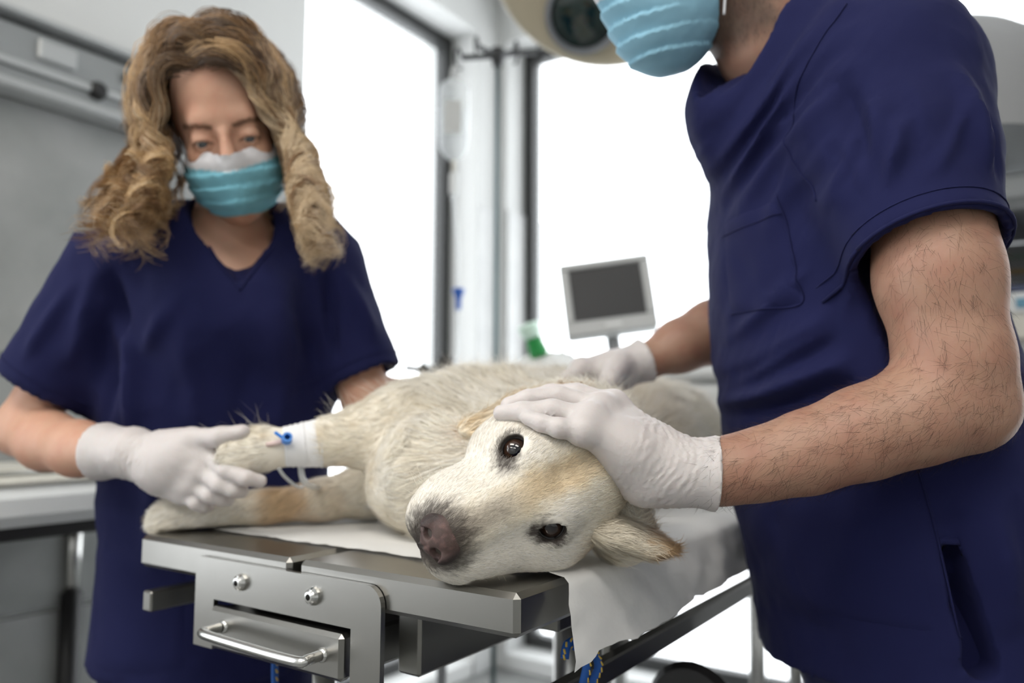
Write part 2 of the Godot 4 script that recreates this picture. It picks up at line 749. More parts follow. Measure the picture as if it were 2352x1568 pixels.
func window(called: String, a: Vector3, b: Vector3, panes: int) -> void:
	var o := Node3D.new()
	o.name = called
	o.set_meta("kind", "structure")
	add_child(o)
	o.rotation.y = PHI
	var along := Vector3(0, 0, 1) if absf(a.x - b.x) < 0.01 else Vector3(1, 0, 0)
	var across := Vector3(1, 0, 0) if along.z > 0.5 else Vector3(0, 0, 1)
	var w := absf((b - a).dot(along))
	var h := b.y - a.y
	var mid := (a + b) * 0.5
	var fw := 0.05
	part(o, "frame_rail", box(along * w + Vector3(0, fw, 0) + across * 0.06, 0.003), M.frame_black, Vector3(mid.x, b.y - fw * 0.5, mid.z))
	part(o, "frame_rail", box(along * w + Vector3(0, fw, 0) + across * 0.06, 0.003), M.frame_black, Vector3(mid.x, a.y + fw * 0.5, mid.z))
	for i in panes + 1:
		var off := -w * 0.5 + fw * 0.5 + (w - fw) * i / panes
		part(o, "frame_post", box(along * fw + Vector3(0, h - fw * 2.0, 0) + across * 0.06, 0.003), M.frame_black, mid + along * off)
	for i in panes:
		var off := -w * 0.5 + fw * 0.5 + (w - fw) * (i + 0.5) / panes
		part(o, "pane", box(along * ((w - fw) / panes - fw + 0.01) + Vector3(0, h - fw * 2.0 + 0.01, 0) + across * 0.008, 0.0005), M.pane, mid + along * off)


func ceiling_panel(p: Vector2, label: String) -> void:
	var t := thing("ceiling_light", label, "light", room(p.x, TOP, p.y), PHI, "ceiling panels")
	part(t, "frame", slab_frame(1.2, 0.6, 0.02), M.white_plastic, Vector3(0, -0.012, 0), Vector3(PI / 2, 0, 0))
	var g := mat(Color(0.95, 0.95, 0.95), 0.6)
	g.emission_enabled = true
	g.emission = Color(1, 0.98, 0.95)
	g.emission_energy_multiplier = 1.5
	part(t, "light_diffuser", box(Vector3(1.16, 0.008, 0.56), 0.002), g, Vector3(0, -0.008, 0))
	var l := AreaLight3D.new()
	l.name = "panel_light"
	l.area_size = Vector2(1.12, 0.52)
	l.light_color = Color(1, 0.975, 0.94)
	l.light_energy = 1.7
	l.area_range = 12.0
	l.shadow_enabled = true
	t.add_child(l)
	l.position = Vector3(0, -0.016, 0)
	l.rotation = Vector3(-PI / 2, 0, 0)


func slab_frame(w: float, h: float, b: float) -> ArrayMesh:
	var st := begin()
	add_box(st, Vector3(0, h * 0.5 - b * 0.5, 0), Vector3(w, b, 0.02), 0.002)
	add_box(st, Vector3(0, -h * 0.5 + b * 0.5, 0), Vector3(w, b, 0.02), 0.002)
	add_box(st, Vector3(w * 0.5 - b * 0.5, 0, 0), Vector3(b, h - b * 2.0, 0.02), 0.002)
	add_box(st, Vector3(-w * 0.5 + b * 0.5, 0, 0), Vector3(b, h - b * 2.0, 0.02), 0.002)
	return done(st)


# ---------------------------------------------------------------- the steel table

const TABLE_Y := 0.92
const TX0 := -0.942
const TX1 := -0.381
const TZ0 := -0.578
const TLEN := 1.15


# the folded steel top: a tray with a rounded rim
func top_half(w: float) -> ArrayMesh:
	var st := begin()
	add_box(st, Vector3(0, -0.019, 0), Vector3(w, 0.038, TLEN), 0.005)
	return done(st)


func build_table() -> void:
	var t := thing("examination_table", "brushed stainless steel veterinary table with a split top and a small front drawer", "table", room(0, 0, 0), PHI)
	var zc := TZ0 - TLEN * 0.5
	var w := (TX1 - TX0 - 0.014) * 0.5
	for x in [TX0 + w * 0.5, TX1 - w * 0.5]:
		part(t, "top_panel", top_half(w), M.steel, Vector3(x, TABLE_Y, zc))
	part(t, "gutter", box(Vector3(0.03, 0.006, TLEN - 0.02), 0.001), M.steel_dull, Vector3((TX0 + TX1) * 0.5, TABLE_Y - 0.032, zc))
	# side rails
	for x in [-0.907, -0.412]:
		part(t, "side_rail", box(Vector3(0.017, 0.024, TLEN - 0.02), 0.002), M.steel_dull, Vector3(x, 0.846 if x < -0.6 else 0.797, TZ0 - TLEN * 0.5 + 0.02))
	# hanging brackets that carry the right rail
	for z in [-0.86, -1.5]:
		part(t, "rail_bracket", box(Vector3(0.012, 0.10, 0.05), 0.002), M.steel_dull, Vector3(-0.43, 0.845, z))
	# under frame
	part(t, "frame_beam", box(Vector3(0.03, 0.07, TLEN - 0.1), 0.003), M.steel_dull, Vector3(-0.546, 0.845, zc))
	part(t, "frame_beam", box(Vector3(0.03, 0.07, TLEN - 0.1), 0.003), M.steel_dull, Vector3(-0.80, 0.845, zc))
	for z in [-0.75, -1.15, -1.55]:
		part(t, "cross_beam", box(Vector3(0.46, 0.03, 0.04), 0.002), M.steel_dull, Vector3(-0.66, 0.862, z))
	# bracket plate at the front with the drawer opening
	var bx0 := -0.817
	var bx1 := -0.531
	var o := PackedVector2Array()
	var hw := (bx1 - bx0) * 0.5
	var r := 0.012
	o.append(Vector2(-hw, -0.098))
	for k in 6:
		var a := PI - PI * 0.5 * k / 5.0
		o.append(Vector2(-hw + r * 0.5 + cos(a) * r * 0.5, -r * 0.5 + sin(a) * r * 0.5))
	for k in 7:
		var a := PI * 0.5 - PI * 0.5 * k / 6.0
		o.append(Vector2(hw - r * 1.6 + cos(a) * r * 1.6, -r * 1.6 + sin(a) * r * 1.6))
	o.append(Vector2(hw, -0.40))
	o.append(Vector2(hw - 0.039, -0.40))
	o.append(Vector2(hw - 0.039, -0.044))
	o.append(Vector2(-hw + 0.034, -0.044))
	o.append(Vector2(-hw + 0.034, -0.098))
	part(t, "bracket_plate", slab(o, 0.006), M.steel, Vector3((bx0 + bx1) * 0.5, 0.9085, TZ0 + 0.004))
	for bx in [-0.735, -0.622]:
		var b := part(t, "bolt", lathe([Vector2(0.0, 0.0), Vector2(0.0095, 0.0), Vector2(0.009, 0.003), Vector2(0.0075, 0.0062), Vector2(0.0052, 0.0082), Vector2(0.0032, 0.0084), Vector2(0.0032, 0.004)], 24), M.steel_bright, Vector3(bx, 0.889, TZ0 + 0.007), Vector3(PI / 2, 0, 0))
		part(b, "socket", lathe([Vector2(0.0032, 0.0042), Vector2(0.0, 0.0042)], 6), M.black_plastic)
	# drawer
	var dx := -0.679
	var dw := 0.206
	var dn := Node3D.new()
	dn.name = "drawer"
	t.add_child(dn)
	dn.position = Vector3(dx, 0.836, TZ0 + 0.005)
	part(dn, "drawer_front", box(Vector3(dw, 0.045, 0.016), 0.004), M.steel)
	part(dn, "drawer_body", box(Vector3(dw - 0.004, 0.041, 0.30), 0.003), M.steel_dull, Vector3(0, -0.001, -0.155))
	var hp2 := curve([Vector3(-0.078, 0.004, 0.004), Vector3(-0.079, 0.003, 0.026), Vector3(-0.072, 0.002, 0.034), Vector3(0, 0.0, 0.035), Vector3(0.070, -0.001, 0.034), Vector3(0.077, 0.0, 0.026), Vector3(0.076, 0.0, 0.004)], 6)
	part(dn, "handle", tube(hp2, 0.0052, 16), M.steel_bright)
	for sx in [-1.0, 1.0]:
		part(dn, "weld", lathe([Vector2(0.0072, 0.0), Vector2(0.0068, 0.002), Vector2(0.0052, 0.003)], 18, true), M.steel_bright, Vector3(sx * 0.077, 0.002 - sx * 0.002, 0.008), Vector3(PI / 2, 0, 0))
	# column and foot
	part(t, "column", tube([Vector3(-0.66, 0.05, -1.2), Vector3(-0.66, 0.84, -1.2)], 0.05, 24), M.steel)
	part(t, "column", tube([Vector3(-0.70, 0.05, -0.66), Vector3(-0.70, 0.82, -0.66)], 0.014, 24), M.steel_bright)
	part(t, "foot", box(Vector3(0.44, 0.05, 0.8), 0.01), M.steel_dull, Vector3(-0.62, 0.027, -1.2))
	# crank wheel under the right rail
	part(t, "crank_wheel", lathe([Vector2(0, -0.018), Vector2(0.02, -0.018), Vector2(0.055, -0.012), Vector2(0.062, 0), Vector2(0.055, 0.012), Vector2(0.02, 0.014), Vector2(0.018, 0.024), Vector2(0, 0.024)], 28), M.black_plastic, Vector3(-0.40, 0.69, -1.02), Vector3(PI / 2, 0, 0))
	build_pad()
	build_ropes()


# white paper pad: lies on the top, bends over the right edge and hangs down
func build_pad() -> void:
	var t := thing("paper_sheet", "crinkled white disposable paper sheet under the dog hanging over the table edge", "sheet", room(0, 0, 0), PHI)
	var st := begin(0)
	var nz := 90
	var nx := 70
	var n1 := FastNoiseLite.new()
	n1.seed = 5
	n1.frequency = 9.0
	n1.fractal_octaves = 3
	var grid := []
	for i in nz + 1:
		var s := float(i) / nz
		var rowp := PackedVector3Array()
		for j in nx + 1:
			# length over the surface, from the left edge
			var u := float(j) / nx
			var hang: float = lerp(0.082, 0.068, s) + 0.008 * n1.get_noise_2d(s * 0.9, 3.0)
			var d: float = u * (TX1 - TX0 - 0.004 + hang)
			var flat := TX1 - TX0 - 0.004
			var z: float = TZ0 - 0.072 - s * 1.0 + 0.004 * n1.get_noise_2d(u * 1.2, 77.0)
			var p: Vector3
			var bump := 0.0022 * absf(n1.get_noise_2d(d * 2.0, z * 2.0)) + 0.0012 * absf(n1.get_noise_2d(d * 11.0, z * 9.0 + 9.0))
			if d < flat:
				p = Vector3(TX0 + 0.002 + d, TABLE_Y + 0.0015 + bump, z)
				var near: float = clampf((d - flat + 0.05) / 0.05, 0.0, 1.0)
				p.y += 0.006 * near * (1.0 - near) * 4.0
			else:
				var e := d - flat
				var a := minf(e / 0.012, 1.0) * PI * 0.42
				p = Vector3(TX1 + 0.003 + sin(a) * 0.008 + maxf(e - 0.012, 0.0) * 0.22, TABLE_Y + 0.003 - (1.0 - cos(a)) * 0.008 - maxf(e - 0.012, 0.0) * 0.97, z)
				p.x += 0.008 * n1.get_noise_2d(z * 1.2, e * 1.5) * clampf(e / 0.05, 0.0, 1.0) + bump * 1.2
				p.z += (e * 0.28 if i < 8 else 0.0) * (1.0 - i / 8.0)
			rowp.append(p)
		grid.append(rowp)
	for i in nz:
		for j in nx:
			quad(st, grid[i][j], grid[i + 1][j], grid[i + 1][j + 1], grid[i][j + 1])
	part(t, "pad", done(st), M.paper)


func build_ropes() -> void:
	var rope := mat(Color(0.08, 0.32, 0.62), 0.7)
	var fleck := mat(Color(0.80, 0.68, 0.30), 0.7)
	var specs := ["blue nylon cord with yellow flecks looped over the right table rail", "blue nylon cord with yellow flecks hanging behind the rail loop", "blue cord hanging by the steel post under the drawer"]
	for k in 3:
		var pts := []
		if k == 0:
			pts = [Vector3(0.0529, 0.8352, -0.8), Vector3(0.0559, 0.847, -0.805), Vector3(0.0674, 0.8485, -0.815), Vector3(0.0716, 0.8444, -0.8), Vector3(0.0732, 0.831, -0.79), Vector3(0.0694, 0.8128, -0.79), Vector3(0.0639, 0.7866, -0.79)]
		elif k == 1:
			pts = [Vector3(0.0642, 0.8383, -0.83), Vector3(0.0747, 0.8451, -0.815), Vector3(0.0828, 0.8374, -0.81), Vector3(0.0867, 0.8249, -0.81), Vector3(0.0814, 0.8099, -0.81), Vector3(0.0719, 0.7752, -0.81)]
		else:
			pts = [Vector3(-0.2751, 0.789, -0.96), Vector3(-0.275, 0.7693, -0.96), Vector3(-0.2731, 0.7423, -0.96), Vector3(-0.2683, 0.7033, -0.96)]
		var c := curve(pts, 8)
		var t := thing("cord", specs[k], "cord", Vector3.ZERO, 0.0, "blue cords")
		part(t, "braid", tube(c, 0.0042, 12), rope)
		var st := begin(0)
		for i in range(1, c.size() - 1, 3):
			var a := i * 2.1
			var tg: Vector3 = (c[i + 1] - c[i - 1]).normalized()
			var x := tg.cross(Vector3(0.3, 0.2, 1)).normalized()
			var o: Vector3 = c[i] + (x * cos(a) + x.cross(tg) * sin(a)) * 0.0038
			add_tube(st, [o - tg * 0.0022 + x * 0.001, o + tg * 0.0022 - x * 0.001], 0.0012, 6)
		part(t, "flecks", done(st), fleck).set_meta("kind", "stuff")

# ---------------------------------------------------------------- the dog

var HB := Basis(Vector3(-0.437, 0.8995, 0.0), Vector3(0.513, 0.249, 0.8215), Vector3(-0.739, -0.359, 0.5702)).orthonormalized()
var HM := Vector3(0.0188, 1.0038, -0.745)
var dog_head: Field
var dog_body: Field
var dog_nose: Field
var dog_ears: Array = []
var coat_noise := FastNoiseLite.new()


func hp(r: float, u: float, f: float) -> Vector3:
	return HM + HB * Vector3(r, u, f)


func lin(r: float, g: float, b: float) -> Color:
	return Color(r, g, b).srgb_to_linear()


var CREAM := lin(0.92, 0.885, 0.815)
var PALE := lin(0.945, 0.925, 0.885)
var TAN := lin(0.84, 0.745, 0.59)
var GOLD := lin(0.775, 0.62, 0.42)
var SOOT := lin(0.235, 0.20, 0.185)
var GREYISH := lin(0.50, 0.455, 0.41)


func head_tint(p: Vector3, _n: Vector3) -> Color:
	var q := HB.inverse() * (p - HM)
	var nz := coat_noise.get_noise_3d(q.x * 40.0, q.y * 40.0, q.z * 40.0)
	var n2 := coat_noise.get_noise_3d(q.x * 160.0, q.y * 160.0, q.z * 60.0)
	var ax := absf(q.x)
	var c := CREAM
	# pale cheeks and sides of the muzzle
	c = c.lerp(PALE, smoothstep(0.012, 0.03, ax + nz * 0.01) * smoothstep(-0.05, 0.0, q.z) * 0.85)
	# tan stripe between the eyes and over the skull
	c = c.lerp(TAN, smoothstep(0.024, 0.006, ax + nz * 0.008) * smoothstep(0.05, 0.01, q.z) * smoothstep(-0.10, -0.02, q.z) * 0.75)
	c = c.lerp(TAN, smoothstep(-0.03, -0.09, q.z + nz * 0.02) * 0.35)
	c = c.lerp(GREYISH, smoothstep(0.016, 0.004, ax) * smoothstep(0.02, 0.05, q.z) * 0.55)
	# sooty muzzle round the nose and the lips
	var dn := (q - Vector3(0, -0.022, 0.098)).length()
	c = c.lerp(SOOT, smoothstep(0.042, 0.022, dn + n2 * 0.008 + maxf(0.0, q.y + 0.03) * -0.1) * 0.92)
	var dl := (q - Vector3(0, -0.05, 0.09)).length()
	c = c.lerp(SOOT, smoothstep(0.034, 0.016, dl + n2 * 0.008) * 0.8)
	# dark rims of the eyes, darker towards the nose
	for s: float in [-1.0, 1.0]:
		var e := q - Vector3(s * 0.0375, 0.002, 0.0)
		var toward := e.x * -s * 0.55 + e.z * 0.45
		var de := e.length() - maxf(0.0, toward) * 0.62
		c = c.lerp(SOOT, smoothstep(0.0215, 0.0145, de + n2 * 0.004) * 0.96)
		c = c.lerp(PALE, smoothstep(0.012, 0.0, absf((e - Vector3(s * -0.004, 0.014, -0.014)).length() - 0.006)) * 0.2)
	c = c.lerp(GOLD, smoothstep(0.055, 0.085, ax + nz * 0.01) * smoothstep(0.0, -0.05, q.z) * 0.6)
	return c


func body_tint(p: Vector3, _n: Vector3) -> Color:
	var nz := coat_noise.get_noise_3dv(p * 9.0)
	var n2 := coat_noise.get_noise_3dv(p * 30.0)
	var c := CREAM.lerp(PALE, clampf(0.35 + nz * 0.9, 0.0, 1.0))
	c = c.lerp(TAN, clampf(n2 * 0.8 - 0.18, 0.0, 0.4))
	# golden on the lower leg and behind the ear
	for g in GOLDS:
		var d: float = p.distance_to(g[0]) / g[1]
		c = c.lerp(GOLD, smoothstep(1.0, 0.3, d + n2 * 0.25) * g[2])
	return c


var GOLDS := [
	[Vector3(-0.2965, 0.9505, -1.06), 0.055, 0.75], [Vector3(-0.2455, 0.9491, -1.1), 0.05, 0.35], [Vector3(-0.1519, 1.0214, -1.02), 0.05, 0.2], [Vector3(-0.2127, 1.0238, -1.02), 0.035, 0.4],
	[Vector3(-0.0537, 1.0487, -0.86), 0.03, 0.9], [Vector3(-0.0739, 1.0182, -0.83), 0.03, 0.75], [Vector3(0.1366, 0.9465, -0.83), 0.035, 0.5], [Vector3(-0.0407, 1.0672, -0.88), 0.04, 0.6], [Vector3(-0.0836, 0.9995, -0.84), 0.03, 0.6],
	[Vector3(0.1601, 1.085, -1.2), 0.05, 0.55], [Vector3(-0.2869, 1.0222, -0.99), 0.02, 0.5],
]


func build_dog() -> void:
	coat_noise.seed = 4
	coat_noise.frequency = 1.0
	coat_noise.fractal_octaves = 3
	var h := field(0.0026)
	dog_head = h
	h.ball(hp(-0.003, -0.010, -0.060), Vector3(0.057, 0.048, 0.076), HB, 0.02)
	h.ball(hp(0, 0.004, -0.022), Vector3(0.047, 0.028, 0.05), HB, 0.02)
	for s: float in [-1.0, 1.0]:
		h.ball(hp(s * (0.046 if s > 0.0 else 0.052), -0.034, -0.026), Vector3(0.030 if s > 0.0 else 0.034, 0.037, 0.05), HB, 0.025)
		h.ball(hp(s * 0.027, 0.013, -0.008), Vector3(0.017, 0.015, 0.02), HB, 0.016)
	h.bone(hp(0, -0.032, -0.005), hp(0, -0.032, 0.068), 0.048, 0.037, 0.02)
	h.bone(hp(0, -0.008, 0.0), hp(0, -0.0135, 0.082), 0.019, 0.0165, 0.018)
	for s: float in [-1.0, 1.0]:
		h.ball(hp(s * 0.028, -0.042, 0.054), Vector3(0.023, 0.028, 0.042), HB, 0.014)
		h.ball(hp(s * 0.017, -0.046, 0.085), Vector3(0.020, 0.021, 0.020), HB, 0.010)
	h.bone(hp(-0.040, -0.040, -0.01), hp(-0.030, -0.044, 0.06), 0.034, 0.026, 0.02)
	h.bone(hp(0, -0.070, -0.05), hp(0, -0.064, 0.072), 0.036, 0.017, 0.012)
	h.bone(hp(-0.005, -0.035, -0.07), hp(-0.005, -0.06, -0.13), 0.055, 0.06, 0.03)
	# eyes: lids round the ball, then the opening
	for s: float in [-1.0, 1.0]:
		var ec := hp(s * 0.0365, -0.003, -0.004)
		h.ball(ec, Vector3.ONE * 0.0165, HB, 0.012)
	h.bone(hp(0, 0.036, -0.015), hp(0, 0.052, -0.07), 0.004, 0.004, 0.02, Vector3.ZERO, 1.0, 1)
	for s: float in [-1.0, 1.0]:
		var ec := hp(s * 0.0365, -0.003, -0.004)
		var out := gaze(s)
		h.ball(ec + out * 0.0132, Vector3.ONE * (0.0134 if s > 0.0 else 0.0142), HB, 0.003, 1)
	# the crease between the lips and the mouth line
	for s: float in [-1.0, 1.0]:
		h.bone(hp(s * 0.034, -0.062, 0.03), hp(s * 0.012, -0.063, 0.094), 0.0025, 0.0025, 0.005, Vector3.ZERO, 1.0, 1)
	h.tint = head_tint
	h.shape = on_table
	var nf := field(0.0009)
	dog_nose = nf
	nf.ball(hp(0, -0.010, 0.092), Vector3(0.0195, 0.0125, 0.014), HB, 0.004)
	nf.ball(hp(0, -0.022, 0.099), Vector3(0.0165, 0.014, 0.0115), HB, 0.006)
	for s: float in [-1.0, 1.0]:
		nf.ball(hp(s * 0.0150, -0.017, 0.0985), Vector3(0.0082, 0.0105, 0.0110), HB, 0.004)
	nf.bone(hp(0, -0.028, 0.102), hp(0, -0.048, 0.100), 0.007, 0.005, 0.006)
	for s: float in [-1.0, 1.0]:
		nf.ball(hp(s * 0.0098, -0.0155, 0.1100), Vector3(0.0060, 0.0054, 0.011), HB, 0.002, 1)
		nf.bone(hp(s * 0.0120, -0.0185, 0.1110), hp(s * 0.0215, -0.0235, 0.103), 0.0030, 0.0020, 0.002, Vector3.ZERO, 1.0, 1)
	nf.bone(hp(0, -0.020, 0.1120), hp(0, -0.050, 0.1050), 0.0012, 0.0014, 0.002, Vector3.ZERO, 1.0, 1)
	nf.tint = nose_tint
	# body
	var b := field(0.008)
	dog_body = b
	var up := Vector3.UP
	b.bone(hp(0, -0.04, -0.07), Vector3(0.08, 1.0262, -0.95), 0.055, 0.078, 0.03)
	b.bone(Vector3(0.08, 1.0262, -0.95), Vector3(-0.0028, 1.0365, -1.08), 0.078, 0.09, 0.03, up, 0.95)
	b.bone(Vector3(0.0028, 1.0076, -0.92), Vector3(-0.0881, 0.9993, -0.99), 0.068, 0.075, 0.03)
	b.bone(Vector3(-0.0881, 0.9993, -0.99), Vector3(-0.1291, 0.9832, -1.02), 0.075, 0.055, 0.03)
	b.bone(Vector3(-0.0324, 1.0371, -1.09), Vector3(0.0682, 1.0368, -1.32), 0.098, 0.115, 0.04, up, 0.80)
	b.bone(Vector3(-0.0791, 1.0431, -1.08), Vector3(-0.0094, 1.0398, -1.16), 0.083, 0.096, 0.04, up, 0.90)
	b.bone(Vector3(0.0682, 1.0368, -1.32), Vector3(0.2078, 1.0266, -1.5), 0.115, 0.100, 0.04, up, 0.85)
	b.bone(Vector3(0.2009, 1.0321, -1.45), Vector3(0.3048, 1.0287, -1.58), 0.10, 0.095, 0.04, up, 0.9)
	b.bone(Vector3(0.2396, 1.0339, -1.4), Vector3(0.3056, 1.0306, -1.52), 0.085, 0.09, 0.04)
	# cheek ruff that runs into the lower ear
	b.bone(Vector3(0.099, 0.986, -0.85), Vector3(0.115, 0.95, -0.835), 0.045, 0.034, 0.02)
	# fore leg held up
	b.chain([Vector3(-0.0986, 1.0501, -1.1), Vector3(-0.1411, 1.0508, -1.06), Vector3(-0.1845, 1.0429, -1.03), Vector3(-0.2274, 1.0367, -1.01), Vector3(-0.263, 1.032, -1), Vector3(-0.2831, 1.0284, -0.995)], [0.08, 0.062, 0.043, 0.031, 0.0225, 0.021], 0.008)
	b.chain([Vector3(-0.2831, 1.0284, -0.995), Vector3(-0.3085, 1.0274, -0.99), Vector3(-0.3329, 1.0225, -0.98)], [0.021, 0.027, 0.0235], 0.012)
	for k in 4:
		b.bone(Vector3(-0.3203, 1.0276, -0.985), paw_tip(k), 0.016, 0.0125, 0.006)
	# fore leg on the table
	b.chain([Vector3(-0.1299, 0.9863, -1.12), Vector3(-0.196, 0.965, -1.12), Vector3(-0.2563, 0.9537, -1.095), Vector3(-0.3309, 0.9458, -1.07), Vector3(-0.3942, 0.9394, -1.055), Vector3(-0.4352, 0.9338, -1.045), Vector3(-0.4487, 0.9322, -1.04)], [0.055, 0.036, 0.026, 0.021, 0.022, 0.025, 0.02], 0.02)
	# hind legs and tail lie behind
	b.chain([Vector3(0.257, 1.042, -1.55), Vector3(0.1415, 1.0158, -1.68), Vector3(0.0221, 1.0173, -1.62), Vector3(-0.1035, 1.0153, -1.66)], [0.09, 0.05, 0.028, 0.024], 0.02)
	b.chain([Vector3(0.3038, 1.0363, -1.62), Vector3(0.3973, 1.0296, -1.72), Vector3(0.3724, 1.023, -1.78)], [0.045, 0.03, 0.02], 0.02)
	b.tint = body_tint
	b.shape = on_table
	# ears: thin leather flaps
	for k in 2:
		var e := field(0.003)
		dog_ears.append(e)
		if k == 0:
			var nn := Vector3(0.05, 0.9, 0.45)
			e.bone(Vector3(-0.0113, 1.0565, -0.83), Vector3(0.0307, 1.0794, -0.87), 0.030, 0.036, 0.01, nn, 0.26)
			e.bone(Vector3(0.0307, 1.0794, -0.87), Vector3(0.064, 1.1005, -0.905), 0.034, 0.022, 0.01, nn, 0.24)
			e.bone(Vector3(-0.0411, 1.0562, -0.84), Vector3(0.0069, 1.07, -0.845), 0.014, 0.022, 0.012, nn, 0.5)
		else:
			var nn := Vector3(0.25, 0.95, 0.2)
			e.bone(Vector3(0.0961, 0.9608, -0.79), Vector3(0.1252, 0.9464, -0.8), 0.034, 0.028, 0.01, nn, 0.42)
			e.bone(Vector3(0.1252, 0.9464, -0.8), Vector3(0.1515, 0.9424, -0.81), 0.026, 0.013, 0.01, nn, 0.36)
		e.tint = ear_tint
		e.shape = on_table


# What lies on the table is flattened by it.
func on_table(p: Vector3, _n: Vector3) -> Vector3:
	var q := p.rotated(Vector3.UP, -PHI)
	if q.x > TX0 and q.x < TX1 and q.z < TZ0 - 0.002 and p.y < TABLE_Y + 0.006:
		return Vector3(p.x, TABLE_Y + 0.006 - 0.03 * (TABLE_Y + 0.006 - p.y), p.z)
	return p


func paw_tip(k: int) -> Vector3:
	return [Vector3(-0.3384, 1.0343, -0.975), Vector3(-0.3424, 1.0232, -0.965), Vector3(-0.3394, 1.0118, -0.965), Vector3(-0.3304, 1.0048, -0.97)][k]


func ear_tint(p: Vector3, n: Vector3) -> Color:
	var n2 := coat_noise.get_noise_3dv(p * 60.0)
	if p.y < 1.0:
		return CREAM.lerp(GOLD, smoothstep(0.118, 0.148, p.x + n2 * 0.02) * 0.8)
	return CREAM.lerp(TAN, clampf(0.5 + n2, 0.0, 1.0)).lerp(GOLD, smoothstep(0.02, 0.055, p.x + n2 * 0.02))


func nose_tint(p: Vector3, _n: Vector3) -> Color:
	var q := HB.inverse() * (p - HM)
	var nz := coat_noise.get_noise_3d(q.x * 120.0, q.y * 120.0, q.z * 120.0)
	var c := lin(0.335, 0.26, 0.25)
	c = c.lerp(lin(0.47, 0.36, 0.34), clampf(nz * 1.5, 0.0, 1.0))
	c = c.lerp(lin(0.15, 0.13, 0.13), smoothstep(0.013, 0.020, absf(q.x) + nz * 0.004) * 0.8)
	c = c.lerp(lin(0.13, 0.115, 0.115), smoothstep(-0.022, -0.034, q.y + nz * 0.006) * 0.85)
	return c


func gaze(s: float) -> Vector3:
	var ec := hp(s * 0.0365, -0.003, -0.004)
	var to := (Vector3(0, 1.075, 0) - ec).normalized()
	return (to * 1.5 + HB * Vector3(s * 0.42, 0.1, 0.12)).normalized()


func eye_ball(r: float, look: Vector3, iris: Color, white: Color, ri: float, rp: float) -> ArrayMesh:
	var st := begin(0)
	var b := Basis.looking_at(look)
	var rings := [0.0, 0.06]
	for k in 26:
		rings.append(0.06 + (PI - 0.06) * pow((k + 1) / 26.0, 1.2))
	var n1 := FastNoiseLite.new()
	n1.seed = 9
	n1.frequency = 1.0
	for i in rings.size() - 1:
		for k in 28:
			var q := []
			for c in [[i, k], [i, k + 1], [i + 1, k + 1], [i + 1, k]]:
				var th: float = rings[c[0]]
				var a: float = TAU * c[1] / 28.0
				q.append([Vector3(sin(th) * cos(a), sin(th) * sin(a), -cos(th)), th, a])
			var order := [0, 1, 2, 0, 2, 3]
			for o in order:
				var th: float = q[o][1]
				var rr := r * sin(minf(th, PI * 0.5)) / r
				var streak := n1.get_noise_2d(cos(q[o][2]) * 5.0, sin(q[o][2]) * 5.0) * 0.35 + 1.0
				var col := white
				if th < ri:
					col = Color(iris.r * streak, iris.g * streak, iris.b * streak)
					if th > ri * 0.86:
						col = col.lerp(Color(0.005, 0.004, 0.004), 0.8)
				if th < rp:
					col = Color(0.003, 0.003, 0.004)
				st.set_color(col)
				st.add_vertex(b * (q[o][0] as Vector3) * r)
	st.generate_normals()
	return st.commit()


# ---------------------------------------------------------------- hairs

func blade(bend: float, lift: float) -> ArrayMesh:
	var arr := []
	arr.resize(Mesh.ARRAY_MAX)
	var v := PackedVector3Array()
	var n := PackedVector3Array()
	var idx := PackedInt32Array()
	var seg := 4
	for i in seg + 1:
		var t := float(i) / seg
		var w := 0.5 * (1.0 - t * t * 0.9)
		var y := -0.03 + lift * t - bend * t * t
		v.append(Vector3(-w, y, t))
		v.append(Vector3(w, y, t))
		n.append(Vector3(-0.006, 1, -0.1).normalized())
		n.append(Vector3(0.006, 1, -0.1).normalized())
	for i in seg:
		var a := i * 2
		idx.append_array(PackedInt32Array([a, a + 1, a + 2, a + 1, a + 3, a + 2]))
	arr[Mesh.ARRAY_VERTEX] = v
	arr[Mesh.ARRAY_NORMAL] = n
	arr[Mesh.ARRAY_INDEX] = idx
	var m := ArrayMesh.new()
	m.add_surface_from_arrays(Mesh.PRIMITIVE_TRIANGLES, arr)
	return m


